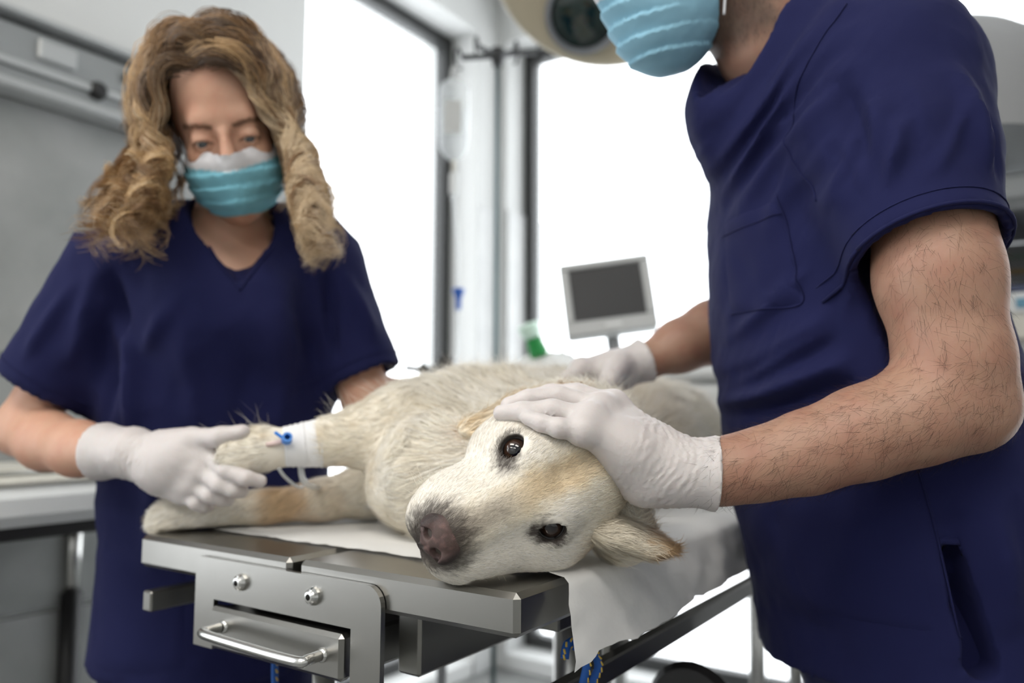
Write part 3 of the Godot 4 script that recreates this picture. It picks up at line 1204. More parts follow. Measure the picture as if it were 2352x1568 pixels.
# Hairs strewn over the faces of a mesh; how(p, n) gives [direction, length, width, colour] or nothing.
func hairs(parent: Node3D, called: String, f: Field, count: int, how: Callable, mesh: ArrayMesh, material: Material, sd: int) -> void:
	var r := RandomNumberGenerator.new()
	r.seed = sd
	var tot := 0.0
	var acc := PackedFloat32Array()
	for i in range(0, f.idx.size(), 3):
		tot += (f.v[f.idx[i + 1]] - f.v[f.idx[i]]).cross(f.v[f.idx[i + 2]] - f.v[f.idx[i]]).length()
		acc.append(tot)
	var buf := PackedFloat32Array()
	var got := 0
	for k in count:
		var at := acc.bsearch(r.randf() * tot)
		at = mini(at, acc.size() - 1) * 3
		var a := r.randf()
		var b := r.randf()
		if a + b > 1.0:
			a = 1.0 - a
			b = 1.0 - b
		var i0 := f.idx[at]
		var i1 := f.idx[at + 1]
		var i2 := f.idx[at + 2]
		var p := f.v[i0] + (f.v[i1] - f.v[i0]) * a + (f.v[i2] - f.v[i0]) * b
		var n := (f.n[i0] * (1.0 - a - b) + f.n[i1] * a + f.n[i2] * b).normalized()
		var h = how.call(p, n, r)
		if h == null:
			continue
		var d: Vector3 = h[0]
		d = (d - n * d.dot(n)).normalized()
		if d == Vector3.ZERO:
			continue
		var up: Vector3 = (n + d * h[4]).normalized() if h.size() > 4 else n
		var x := up.cross(d).normalized()
		var z := x.cross(up)
		var tw := (r.randf() - 0.5) * 0.5
		var l: float = h[1]
		var w: float = h[2]
		var xx := (x * cos(tw) + up * sin(tw)) * w
		var yy := up * l
		var zz := z * l
		var c: Color = h[3]
		buf.append_array(PackedFloat32Array([xx.x, yy.x, zz.x, p.x, xx.y, yy.y, zz.y, p.y, xx.z, yy.z, zz.z, p.z, c.r, c.g, c.b, 1.0]))
		got += 1
	var mm := MultiMesh.new()
	mm.transform_format = MultiMesh.TRANSFORM_3D
	mm.use_colors = true
	mm.mesh = mesh
	mm.instance_count = got
	mm.buffer = buf
	var o := MultiMeshInstance3D.new()
	o.name = called
	o.multimesh = mm
	o.material_override = material
	o.set_meta("kind", "stuff")
	parent.add_child(o, true)


func near_glove(_p: Vector3) -> bool:
	return false


func head_hair(p: Vector3, n: Vector3, r: RandomNumberGenerator) -> Variant:
	var q := HB.inverse() * (p - HM)
	if (q - Vector3(0, -0.02, 0.098)).length() < 0.016 or q.z < -0.19:
		return null
	for s: float in [-1.0, 1.0]:
		var e := p - hp(s * 0.0365, -0.003, -0.004)
		var g := gaze(s)
		if e.dot(g) > 0.0 and (e - g * e.dot(g)).length() < 0.0140:
			return null
	var d := Vector3(q.x * 9.0, (q.y + 0.03) * 4.0, -1.0)
	for s: float in [-1.0, 1.0]:
		var e := q - Vector3(s * 0.0365, 0.0, -0.002)
		var l := e.length()
		d += e.normalized() * 1.9 * exp(-(l * l) / (0.017 * 0.017))
	var back := smoothstep(0.03, -0.08, q.z)
	var l := lerpf(0.005, 0.0115, back)
	var low := smoothstep(-0.03, -0.07, q.y)
	l += 0.008 * low * smoothstep(0.06, 0.0, q.z)
	d += Vector3(r.randfn() * 0.22, r.randfn() * 0.22, r.randfn() * 0.22)
	var c := head_tint(p + Vector3(r.randfn(), r.randfn(), r.randfn()) * 0.0012, n)
	var k := clampf(1.0 + r.randfn() * 0.2, 0.5, 1.4)
	c = Color(minf(c.r * k, 0.94), minf(c.g * k, 0.92), minf(c.b * k, 0.9))
	return [HB * d, l * r.randf_range(0.7, 1.25), lerpf(0.0003, 0.00042, back), c, r.randf_range(0.0, 0.25)]


func body_hair(p: Vector3, n: Vector3, r: RandomNumberGenerator) -> Variant:
	if p.z < -1.72 or p.y < TABLE_Y + 0.004 and n.y < -0.5:
		return null
	var q := HB.inverse() * (p - HM)
	if q.length() < 0.08 and q.z > -0.08:
		return null
	# lie of the coat: away from the head, along the body, down the legs
	var d := Vector3(0.5, -0.1, -0.85)
	var l := 0.036
	var w := 0.0007
	var leg := smoothstep(-0.10, -0.17, p.x) * smoothstep(-1.2, -1.1, p.z)
	if p.x < -0.105 and p.z > -1.2:
		d = Vector3(-1.0, -0.12, 0.25)
		l = lerpf(0.026, 0.012, leg)
		w = 0.0006
		if p.x < -0.236 and p.x > -0.290 and p.y > 0.985:
			return null
	elif p.z > -1.06:
		d = Vector3(-0.75, -0.55, -0.35)
		l = 0.034
		var away := (p - hp(0, -0.03, -0.03))
		d += away.normalized() * 0.7
	if p.x > 0.06 and p.z > -0.95 and p.y < 1.0:
		d = Vector3(1.0, -0.05, 0.1)
		l = 0.018
	if n.y > 0.75 and p.z < -0.98:
		l *= 1.25
	var wav := coat_noise.get_noise_3dv(p * 14.0)
	var wav2 := coat_noise.get_noise_3dv(p * 14.0 + Vector3(5, 3, 1))
	d += Vector3(wav, wav2, wav - wav2) * 1.1 + Vector3(r.randfn(), r.randfn(), r.randfn()) * 0.14
	var c := body_tint(p, n)
	var k := clampf(1.0 + r.randfn() * 0.18, 0.55, 1.4)
	c = Color(minf(c.r * k, 0.94), minf(c.g * k, 0.92), minf(c.b * k, 0.9))
	return [d, l * r.randf_range(0.55, 1.25), w, c, r.randf_range(-0.15, 0.2)]


func ear_hair(p: Vector3, n: Vector3, r: RandomNumberGenerator) -> Variant:
	var d := Vector3(0.9, 0.25, -0.1) if p.y > 1.0 else Vector3(1.0, -0.1, 0.1)
	d += Vector3(r.randfn(), r.randfn(), r.randfn()) * 0.2
	var c := ear_tint(p, n)
	var k := clampf(1.0 + r.randfn() * 0.14, 0.6, 1.4)
	return [d, r.randf_range(0.008, 0.02), 0.0007, Color(c.r * k, c.g * k, c.b * k), r.randf_range(-0.1, 0.2)]


func finish_dog() -> void:
	var t := thing("dog", "cream golden retriever lying on its side on the paper covered steel table", "dog", Vector3.ZERO)
	part(t, "body", fmesh([dog_body, dog_head]), M.coat)
	part(t, "nose", fmesh([dog_nose]), M.nose)
	for s: float in [-1.0, 1.0]:
		part(t, "eye", eye_ball(0.0136, gaze(s) * 0.55 + (Vector3(0, 1.075, 0) - hp(s * 0.0365, 0, 0)).normalized() * 0.45, lin(0.235, 0.165, 0.125), lin(0.16, 0.13, 0.12), 1.0, 0.46), M.eye, hp(s * 0.0365, -0.003, -0.004))
		var ring := []
		var g := gaze(s)
		var x := g.cross(HB.z).normalized()
		for k in 25:
			var a := TAU * k / 24.0
			ring.append(hp(s * 0.0365, -0.003, -0.004) + g * 0.0062 + (x * cos(a) + g.cross(x) * sin(a)) * 0.0124)
		part(t, "eye_rim", tube(ring, 0.0017, 8), M.lid)
	for e in dog_ears:
		part(t, "ear", fmesh([e]), M.coat)
	var soft := blade(0.22, 0.34)
	var shaggy := blade(0.42, 0.50)
	hairs(t, "face_fur", dog_head, 120000, head_hair, soft, M.strand, 11)
	hairs(t, "coat_fur", dog_body, 150000, body_hair, shaggy, M.strand, 12)
	hairs(t, "guard_fur", dog_body, 60000, guard_hair, blade(0.10, 0.55), M.strand, 14)
	whiskers(t)
	for e in dog_ears:
		hairs(t, "ear_fur", e, 7000, ear_hair, soft, M.strand, 13)


# the long loose hairs that stand off the back, the chest and the back of the leg
func guard_hair(p: Vector3, n: Vector3, r: RandomNumberGenerator) -> Variant:
	var q := HB.inverse() * (p - HM)
	if p.z < -1.6 or q.length() < 0.11 or n.y < 0.1:
		return null
	var on_leg := p.x < -0.10 and p.z > -1.2
	if on_leg and (n.y < 0.55 or p.y < 0.99 or p.x < -0.232 and p.x > -0.30):
		return null
	if r.randf() > (0.10 if on_leg else 0.4):
		return null
	var d := Vector3(0.35, 0.0, -0.8)
	if p.z > -1.08:
		d = Vector3(-0.6, 0.1, -0.4)
	if on_leg:
		d = Vector3(-0.8, 0.6, 0.0)
	var wav := coat_noise.get_noise_3dv(p * 16.0)
	d += Vector3(wav, 0.0, coat_noise.get_noise_3dv(p * 16.0 + Vector3(3, 9, 2))) * 1.3 + Vector3(r.randfn(), r.randfn(), r.randfn()) * 0.3
	var c := PALE
	var k := r.randf_range(0.8, 1.0)
	return [d, r.randf_range(0.02, 0.045), 0.00035, Color(c.r * k, c.g * k, c.b * k), r.randf_range(-0.5, 0.1)]


func whiskers(parent: Node3D) -> void:
	var r := RandomNumberGenerator.new()
	r.seed = 3
	var st := begin(0)
	for k in 34:
		var s := -1.0 if k % 2 == 0 else 1.0
		var a := hp(s * r.randf_range(0.024, 0.038), r.randf_range(-0.06, -0.03), r.randf_range(0.045, 0.085))
		var d := (HB * Vector3(s * r.randf_range(0.4, 1.0), r.randf_range(-0.7, 0.1), r.randf_range(-0.5, 0.2))).normalized()
		var l := r.randf_range(0.02, 0.045)
		add_tube(st, [a, a + d * l * 0.5, a + d * l + Vector3(0, -0.004, 0)], [0.00022, 0.00018, 0.00006], 4)
	var wm := part(parent, "whiskers", done(st), M.whisker)
	wm.set_meta("kind", "stuff")

# ---------------------------------------------------------------- people: shared pieces

# The point where a line meets a field's surface, with the cloth's own folds applied.
func on_surface(f: Field, p: Vector3, dir: Vector3, lift := 0.0, reach := 0.3) -> Vector3:
	if dir == Vector3.ZERO:
		dir = Vector3(p.x, 0.0, p.z)
	var all := PackedInt32Array(range(f.typ.size()))
	var d := dir.normalized()
	var a := -reach
	var prev := a
	var hit := false
	while a < reach:
		if f.value(p + d * a, all) < 0.0:
			hit = true
			break
		prev = a
		a += 0.008
	if not hit:
		return Vector3.INF
	for k in 12:
		var m := (prev + a) * 0.5
		if f.value(p + d * m, all) < 0.0:
			a = m
		else:
			prev = m
	var q := p + d * a
	var e := 0.002
	var g := Vector3(f.value(q + Vector3(e, 0, 0), all) - f.value(q - Vector3(e, 0, 0), all), f.value(q + Vector3(0, e, 0), all) - f.value(q - Vector3(0, e, 0), all), f.value(q + Vector3(0, 0, e), all) - f.value(q - Vector3(0, 0, e), all)).normalized()
	if f.shape.is_valid():
		q = f.shape.call(q, g)
	return q + g * lift


# A seam: a thin cord of stitches that follows the cloth.
func seam(parent: Node3D, called: String, f: Field, pts: Array, r: float, material: Material, dir := Vector3.ZERO, steps := 8, lift := 0.0006) -> void:
	var c := curve(pts, steps)
	var o := []
	for p in c:
		var q := on_surface(f, p, dir, lift)
		if q.is_finite():
			o.append(q)
	if o.size() > 2:
		part(parent, called, tube(o, r, 6), material)


# The same round a sleeve.
func ring_seam(parent: Node3D, called: String, f: Field, c: Vector3, axis: Vector3, r: float, material: Material) -> void:
	var x := axis.cross(Vector3.UP).normalized()
	var y := axis.cross(x).normalized()
	var o := []
	for k in 41:
		var a := TAU * k / 40.0
		var d := x * cos(a) + y * sin(a)
		var q := on_surface(f, c, -d, 0.0004, 0.12)
		if q.is_finite():
			o.append(q)
	part(parent, called, tube(o, r, 6), material)


# A patch of cloth sewn on another: corners run round it.
func patch(parent: Node3D, called: String, f: Field, c: Array, material: Material, lift := 0.0028, dir := Vector3.ZERO, nu := 12, nv := 14) -> void:
	var st := begin(0)
	var g := []
	for i in nv + 1:
		var row := []
		for j in nu + 1:
			var s := float(i) / nv
			var t := float(j) / nu
			var p: Vector3 = (c[0] as Vector3).lerp(c[1], t).lerp((c[3] as Vector3).lerp(c[2], t), s)
			var edge := i == 0 or j == 0 or i == nv or j == nu
			row.append(on_surface(f, p, dir, -0.001 if edge else lift))
		g.append(row)
	for i in nv:
		for j in nu:
			var q := [g[i][j], g[i][j + 1], g[i + 1][j + 1], g[i + 1][j]]
			if q.all(func(p: Vector3) -> bool: return p.is_finite()) and (q[0] as Vector3).distance_to(q[2]) < 0.05:
				quad(st, q[0], q[1], q[2], q[3])
	part(parent, called, done(st), material)


static func cloth(p: Vector3, nn: Vector3, folds: Array, wrinkle: FastNoiseLite) -> Vector3:
	var d := 0.0
	for f in folds:
		var a: Vector3 = f[0]
		var ab: Vector3 = f[1] - a
		var w: Vector3 = p - a
		w.z *= 0.08
		ab.z *= 0.08
		var h: float = clampf(w.dot(ab) / ab.length_squared(), 0.0, 1.0)
		var e: float = (w - ab * h).length_squared() / (f[2] * f[2])
		if e < 9.0:
			d += 2.6 * f[3] * (1.0 / (1.0 + e * 2.2) - 0.45 * exp(-e * 0.35)) * sin(PI * (0.12 + 0.76 * h))
	d += wrinkle.get_noise_3dv(p * 9.0) * 0.0035 + wrinkle.get_noise_3dv(p * 26.0) * 0.0012
	return p + nn * d


func skin_tint(base: Color, red: Color, p: Vector3, k: float) -> Color:
	var a := coat_noise.get_noise_3dv(p * 22.0)
	var b := coat_noise.get_noise_3dv(p * 110.0)
	return base.lerp(red, clampf(0.25 + a * 0.8 + b * 0.35, 0.0, 1.0) * k)


# A glove: the hand with its five fingers, each a chain of [points, radii].
func glove_field(wrist: Vector3, knuckles: Array, fingers: Array, thumb: Array, heel: Array, cuff: Vector3, r_wrist: float, r_cuff: float, r: float) -> Field:
	var g := field(0.0028)
	for i in knuckles.size():
		g.bone(wrist, knuckles[i], r_wrist * 0.8, r * 1.32, 0.016)
	for i in knuckles.size() - 1:
		g.bone(knuckles[i], knuckles[i + 1], r * 1.25, r * 1.25, 0.012)
	for h in heel:
		g.ball(h[0], Vector3.ONE * h[1], Basis.IDENTITY, 0.022)
	for i in fingers.size():
		var pts: Array = [knuckles[i]] + fingers[i]
		var k: float = [0.95, 1.0, 0.97, 0.86][i]
		g.chain(pts, [r * 1.2 * k, r * 1.08 * k, r * 0.97 * k, r * 0.84 * k].slice(0, pts.size()), 0.0045)
	g.chain(thumb, [r * 1.9, r * 1.35, r * 1.15, r * 0.98].slice(0, thumb.size()), 0.008)
	g.bone(wrist, cuff, r_wrist, r_wrist * 1.0, 0.015)
	var ax := (cuff - wrist).normalized()
	g.pipe(wrist + ax * 0.012, cuff, r_wrist * 1.02, r_cuff, 0.006)
	g.bone(cuff - ax * 0.010, cuff + ax * 0.03, r_cuff - 0.0075, r_cuff - 0.006, 0.002, Vector3.ZERO, 1.0, 1)
	return g


# Wrinkles of a glove that run round the wrist.
func glove_shape(p: Vector3, n: Vector3, wrist: Vector3, axis: Vector3, from: float, to: float) -> Vector3:
	var s := (p - wrist).dot(axis)
	var w := smoothstep(from - 0.015, from + 0.015, s) * smoothstep(to + 0.012, to - 0.006, s)
	var q := coat_noise.get_noise_3dv(p * 25.0)
	var q2 := coat_noise.get_noise_3dv(p * 70.0)
	var d := sin(s * 950.0 + q * 7.0) * 0.00085 * w * clampf(0.55 + q2 * 1.4, 0.0, 1.0)
	d += q * 0.0008 + q2 * 0.00025
	return p + n * d


# ---------------------------------------------------------------- the man on the right

var man_body: Field
var man_head: Field
var man_shirt: Field
var man_trousers: Field
var man_glove_near: Field
var man_glove_far: Field
var man_mask: Field
var man_folds: Array
var cloth_noise := FastNoiseLite.new()
var MAN_SKIN := lin(0.66, 0.515, 0.435)
var MAN_RED := lin(0.62, 0.42, 0.35)
var MAN_ELBOW := Vector3(0.4249, 1.083, -0.757)
var MAN_WRIST := Vector3(0.1685, 1.0163, -0.768)


func build_man() -> void:
	cloth_noise.seed = 21
	cloth_noise.frequency = 1.0
	cloth_noise.fractal_octaves = 2
	var fw := Vector3(-0.97, 0, 0.24)
	var b := field(0.0065)
	man_body = b
	# trunk and legs inside the clothes
	b.bone(Vector3(0.3967, 1.4134, -0.98), Vector3(0.416, 1.1543, -0.98), 0.15, 0.13, 0.05, fw, 0.62)
	b.bone(Vector3(0.416, 1.1543, -0.98), Vector3(0.4776, 0.8739, -0.99), 0.13, 0.135, 0.05, fw, 0.7)
	for z in [0.92, 1.07]:
		b.chain([Vector3(0.485, 0.84, -z), Vector3(0.51, 0.46, -z), Vector3(0.57, 0.09, -z)], [0.07, 0.055, 0.042], 0.03)
		b.bone(Vector3(0.58, 0.05, -z), Vector3(0.44, 0.035, -z + 0.01), 0.04, 0.032, 0.02)
	b.bone(Vector3(0.4043, 1.5374, -1.1), Vector3(0.4279, 1.4422, -0.86), 0.06, 0.06, 0.04)
	b.bone(Vector3(0.3371, 1.5428, -0.965), Vector3(0.2674, 1.6227, -0.955), 0.062, 0.06, 0.03)
	# near arm
	b.chain([Vector3(0.4192, 1.4132, -0.82), Vector3(0.4178, 1.3031, -0.79), Vector3(0.4136, 1.2052, -0.765), Vector3(0.4205, 1.1243, -0.757), MAN_ELBOW], [0.062, 0.058, 0.055, 0.049, 0.043], 0.02)
	b.chain([MAN_ELBOW, Vector3(0.3786, 1.0725, -0.752), Vector3(0.3303, 1.0559, -0.755), Vector3(0.279, 1.037, -0.762), Vector3(0.2351, 1.0249, -0.768), Vector3(0.1976, 1.0181, -0.768), MAN_WRIST], [0.041, 0.0435, 0.0405, 0.036, 0.031, 0.0278, 0.026], 0.02)
	b.ball(Vector3(0.4467, 1.081, -0.757), Vector3.ONE * 0.024, Basis.IDENTITY, 0.03)
	# far arm
	b.chain([Vector3(0.4111, 1.5263, -1.12), Vector3(0.3919, 1.3518, -1.17), Vector3(0.3586, 1.2155, -1.21)], [0.06, 0.052, 0.043], 0.02)
	b.chain([Vector3(0.3586, 1.2155, -1.21), Vector3(0.3058, 1.1962, -1.2), Vector3(0.2496, 1.1728, -1.185), Vector3(0.1949, 1.1475, -1.17), Vector3(0.1614, 1.1353, -1.16)], [0.043, 0.046, 0.037, 0.0225, 0.018], 0.02)
	b.tint = func(p: Vector3, _n: Vector3) -> Color: return skin_tint(MAN_SKIN, MAN_RED, p, 0.75)
	# head, mostly above the picture
	var hd := field(0.0045)
	man_head = hd
	hd.ball(man_at(0, 0.03, -0.01), Vector3(0.078, 0.098, 0.098), man_basis(), 0.02)
	hd.ball(man_at(0, -0.04, 0.025), Vector3(0.064, 0.085, 0.066), man_basis(), 0.02)
	hd.bone(man_at(0, 0.0, 0.092), man_at(0, -0.036, 0.112), 0.009, 0.014, 0.012)
	hd.bone(man_at(0, -0.10, 0.06), man_at(0, -0.09, 0.03), 0.026, 0.03, 0.02)
	for s: float in [-1.0, 1.0]:
		hd.bone(man_at(0, -0.10, 0.055), man_at(s * 0.056, -0.055, -0.005), 0.02, 0.02, 0.02)
		hd.ball(man_at(s * 0.081, -0.01, -0.01), Vector3(0.012, 0.033, 0.02), man_basis(), 0.008)
		hd.ball(man_at(s * 0.033, 0.0, 0.098), Vector3.ONE * 0.015, man_basis(), 0.012, 1)
	hd.bone(man_at(0, -0.03, -0.02), Vector3(0.278, 1.6056, -0.955), 0.058, 0.06, 0.02)
	hd.bone(Vector3(0.278, 1.6056, -0.955), Vector3(0.3233, 1.5371, -0.965), 0.06, 0.068, 0.02)
	hd.tint = man_face_tint
	# mask
	var mk := field(0.003)
	man_mask = mk
	mk.ball(man_at(0, -0.058, 0.030), Vector3(0.070, 0.074, 0.080), man_basis(), 0.01)
	mk.bone(man_at(0, -0.105, 0.062), man_at(0, -0.10, 0.04), 0.034, 0.036, 0.03)
	mk.bone(man_at(0, -0.02, 0.106), man_at(0, -0.09, 0.090), 0.026, 0.023, 0.03)
	mk.shape = man_mask_shape
	mk.keep = func(p: Vector3) -> bool:
		var q := man_basis().inverse() * (p - man_at(0, 0, 0))
		return q.z > 0.012 and q.y < 0.0 and q.y > -0.15
	mk.tint = func(p: Vector3, _n: Vector3) -> Color:
		var q := man_basis().inverse() * (p - man_at(0, 0, 0))
		return lin(0.88, 0.88, 0.9) if q.y > -0.036 else lin(0.56, 0.75, 0.84)
	# tunic
	var t := field(0.0055)
	man_shirt = t
	t.bone(Vector3(0.3949, 1.4151, -0.985), Vector3(0.3977, 1.2861, -0.985), 0.186, 0.182, 0.05, fw, 0.66)
	t.bone(Vector3(0.3977, 1.2861, -0.985), Vector3(0.41, 1.1547, -0.985), 0.182, 0.182, 0.05, fw, 0.66)
	t.bone(Vector3(0.41, 1.1547, -0.985), Vector3(0.4387, 1.0421, -0.985), 0.182, 0.19, 0.05, fw, 0.69)
	t.bone(Vector3(0.4387, 1.0421, -0.985), Vector3(0.4669, 0.9371, -0.985), 0.19, 0.20, 0.05, fw, 0.74)
	t.pipe(Vector3(0.4551, 0.9789, -0.985), Vector3(0.4816, 0.8109, -0.985), 0.197, 0.208, 0.03, fw, 0.76)
	t.bone(Vector3(0.4106, 1.5407, -1.1), Vector3(0.4232, 1.4447, -0.86), 0.072, 0.078, 0.05)
	t.bone(Vector3(0.3517, 1.5477, -0.975), Vector3(0.4141, 1.4622, -0.86), 0.066, 0.068, 0.05)
	t.bone(Vector3(0.3413, 1.5338, -0.97), Vector3(0.3011, 1.4543, -0.97), 0.085, 0.085, 0.05)
	t.bone(Vector3(0.4132, 1.4339, -0.835), Vector3(0.4122, 1.3379, -0.8), 0.078, 0.079, 0.04)
	t.pipe(Vector3(0.3928, 1.3982, -0.85), Vector3(0.4072, 1.2289, -0.768), 0.083, 0.0755, 0.03)
	t.bone(Vector3(0.4174, 1.5263, -1.12), Vector3(0.4018, 1.3626, -1.16), 0.082, 0.08, 0.04)
	t.bone(Vector3(0.4072, 1.2332, -0.77), Vector3(0.4257, 1.1493, -0.757), 0.0655, 0.065, 0.004, Vector3.ZERO, 1.0, 1)
	# neck opening
	t.bone(Vector3(0.3348, 1.5599, -0.965), Vector3(0.2302, 1.6914, -0.955), 0.070, 0.075, 0.008, Vector3.ZERO, 1.0, 1)
	t.bone(Vector3(0.2991, 1.5532, -0.93), Vector3(0.2289, 1.4528, -0.895), 0.055, 0.016, 0.01, Vector3.ZERO, 1.0, 1)
	t.bone(Vector3(0.2701, 1.552, -0.95), Vector3(0.2316, 1.486, -0.94), 0.05, 0.018, 0.01, Vector3.ZERO, 1.0, 1)
	t.bone(Vector3(0.3041, 1.5713, -1), Vector3(0.2348, 1.4642, -0.935), 0.055, 0.012, 0.006, Vector3.ZERO, 1.0, 1)
	# side slit of the tunic
	t.bone(Vector3(0.4264, 0.9505, -0.8), Vector3(0.4419, 0.8919, -0.8), 0.0035, 0.009, 0.004, Vector3(0, 0, 1), 3.0, 1)
	t.bone(Vector3(0.4419, 0.8919, -0.8), Vector3(0.4529, 0.834, -0.8), 0.009, 0.014, 0.004, Vector3(0, 0, 1), 3.0, 1)
	man_folds = [
		[Vector3(0.3502, 1.5122, -0.88), Vector3(0.2347, 1.3548, -0.87), 0.016, 0.010], [Vector3(0.3402, 1.4714, -0.87), Vector3(0.2487, 1.325, -0.87), 0.014, 0.009], [Vector3(0.3399, 1.4217, -0.86), Vector3(0.2697, 1.3125, -0.86), 0.013, 0.009],
		[Vector3(0.3196, 1.3867, -0.86), Vector3(0.2928, 1.2785, -0.86), 0.012, 0.007],
		[Vector3(0.3664, 1.5228, -0.87), Vector3(0.2575, 1.3783, -0.88), 0.007, 0.004], [Vector3(0.32, 1.4509, -0.87), Vector3(0.2443, 1.308, -0.9), 0.007, 0.004], [Vector3(0.3344, 1.3855, -0.83), Vector3(0.3093, 1.3148, -0.85), 0.007, 0.004], [Vector3(0.3202, 1.2302, -0.86), Vector3(0.2617, 1.158, -0.91), 0.010, 0.005], [Vector3(0.3381, 1.1624, -0.85), Vector3(0.2584, 1.0984, -0.92), 0.010, 0.005],
		[Vector3(0.3236, 1.342, -0.8), Vector3(0.3409, 1.2423, -0.78), 0.007, -0.005], [Vector3(0.3358, 1.3615, -0.79), Vector3(0.3202, 1.2845, -0.79), 0.007, 0.004], [Vector3(0.3665, 1.3437, -0.74), Vector3(0.3454, 1.2489, -0.77), 0.009, 0.004], [Vector3(0.4256, 1.3654, -0.74), Vector3(0.3791, 1.2649, -0.73), 0.010, 0.004],
		[Vector3(0.3319, 1.4077, -0.85), Vector3(0.3485, 1.2551, -0.84), 0.014, -0.020], [Vector3(0.3485, 1.2551, -0.84), Vector3(0.366, 1.205, -0.82), 0.014, -0.012],
		[Vector3(0.3514, 1.3698, -0.8), Vector3(0.3375, 1.2827, -0.8), 0.013, 0.010], [Vector3(0.3686, 1.348, -0.79), Vector3(0.3437, 1.2623, -0.79), 0.013, 0.008], [Vector3(0.3926, 1.3104, -0.77), Vector3(0.3508, 1.2186, -0.77), 0.018, 0.008],
		[Vector3(0.4123, 1.2901, -0.76), Vector3(0.3781, 1.2255, -0.76), 0.015, 0.006], [Vector3(0.4274, 1.3991, -0.78), Vector3(0.4478, 1.2773, -0.76), 0.018, 0.009], [Vector3(0.4477, 1.3585, -0.78), Vector3(0.4574, 1.2559, -0.76), 0.012, -0.007],
		[Vector3(0.2552, 1.2631, -0.88), Vector3(0.2335, 1.1174, -0.9), 0.018, 0.008], [Vector3(0.3538, 1.188, -0.83), Vector3(0.2751, 1.1299, -0.86), 0.02, 0.008], [Vector3(0.3706, 1.1415, -0.82), Vector3(0.2647, 1.0829, -0.86), 0.02, 0.010], [Vector3(0.3557, 1.1058, -0.83), Vector3(0.2514, 1.0687, -0.88), 0.016, -0.010],
		[Vector3(0.282, 0.9689, -0.85), Vector3(0.3215, 0.8671, -0.83), 0.022, 0.009], [Vector3(0.2574, 1.0832, -0.9), Vector3(0.313, 1.097, -0.85), 0.016, 0.009], [Vector3(0.3131, 1.0165, -0.82), Vector3(0.2999, 0.8842, -0.83), 0.02, -0.006], [Vector3(0.46, 0.9889, -0.8), Vector3(0.4808, 0.8838, -0.8), 0.025, 0.008], [Vector3(0.3649, 0.9731, -0.82), Vector3(0.3349, 0.8612, -0.82), 0.025, 0.007], [Vector3(0.4193, 1.0083, -0.82), Vector3(0.44, 0.8702, -0.82), 0.02, -0.006],
		[Vector3(0.2356, 1.3954, -0.93), Vector3(0.2477, 1.1995, -0.92), 0.014, 0.008], [Vector3(0.2323, 1.361, -0.94), Vector3(0.2408, 1.2441, -0.94), 0.012, -0.006],
	]
	t.shape = func(p: Vector3, n: Vector3) -> Vector3: return p.lerp(cloth(p, n, man_folds, cloth_noise), hem_free(p, Vector3(0.4072, 1.2289, -0.768), Vector3(0.3928, 1.3982, -0.85)))
	# trousers
	var tr := field(0.008)
	man_trousers = tr
	tr.bone(Vector3(0.4781, 0.8895, -0.99), Vector3(0.4815, 0.8378, -0.99), 0.155, 0.16, 0.05, fw, 0.72)
	for z in [0.92, 1.07]:
		tr.chain([Vector3(0.48, 0.84, -z), Vector3(0.50, 0.46, -z)], [0.102, 0.085], 0.04)
		tr.pipe(Vector3(0.50, 0.50, -z), Vector3(0.57, 0.06, -z), 0.085, 0.078, 0.03)
	tr.shape = func(p: Vector3, n: Vector3) -> Vector3: return cloth(p, n, [], cloth_noise)
	# gloves
	var kn := [Vector3(0.1027, 1.0825, -0.803), Vector3(0.0868, 1.078, -0.778), Vector3(0.0736, 1.0689, -0.752), Vector3(0.0651, 1.0578, -0.735)]
	var fingers := [
		[Vector3(0.0661, 1.0934, -0.81), Vector3(0.0401, 1.094, -0.82), Vector3(0.0179, 1.0895, -0.826)],
		[Vector3(0.0455, 1.0897, -0.782), Vector3(0.0156, 1.0861, -0.78), Vector3(-0.0031, 1.0805, -0.778)],
		[Vector3(0.0381, 1.0764, -0.753), Vector3(0.0102, 1.0747, -0.754), Vector3(-0.0105, 1.0733, -0.764)],
		[Vector3(0.0429, 1.0602, -0.73), Vector3(0.0276, 1.0644, -0.735), Vector3(0.0149, 1.0687, -0.742)],
	]
	man_glove_near = glove_field(Vector3(0.159, 1.0184, -0.772), kn, fingers, [Vector3(0.1516, 1.0338, -0.81), Vector3(0.1279, 1.0613, -0.855), Vector3(0.1042, 1.0751, -0.87), Vector3(0.0833, 1.0797, -0.875)], [[Vector3(0.126, 1.0087, -0.768), 0.0245], [Vector3(0.1068, 1.0343, -0.757), 0.022], [Vector3(0.1384, 1.0308, -0.785), 0.026]], Vector3(0.1963, 1.0164, -0.768), 0.0295, 0.0372, 0.0098)
	var ax := (Vector3(0.1963, 1.0164, -0.768) - Vector3(0.0942, 1.0605, -0.77)).normalized()
	man_glove_near.shape = func(p: Vector3, n: Vector3) -> Vector3: return glove_shape(p, n, Vector3(0.159, 1.0184, -0.772), ax, -0.055, 0.012)
	var kf := [Vector3(0.0994, 1.1371, -1.14), Vector3(0.0979, 1.1312, -1.16), Vector3(0.1028, 1.1231, -1.18), Vector3(0.1111, 1.1174, -1.2)]
	var ff := [
		[Vector3(0.0769, 1.1197, -1.13), Vector3(0.062, 1.1057, -1.14)], [Vector3(0.0757, 1.1158, -1.16), Vector3(0.0636, 1.1033, -1.17)], [Vector3(0.079, 1.1101, -1.18), Vector3(0.0679, 1.1006, -1.19)], [Vector3(0.0882, 1.1075, -1.2), Vector3(0.079, 1.0978, -1.21)],
	]
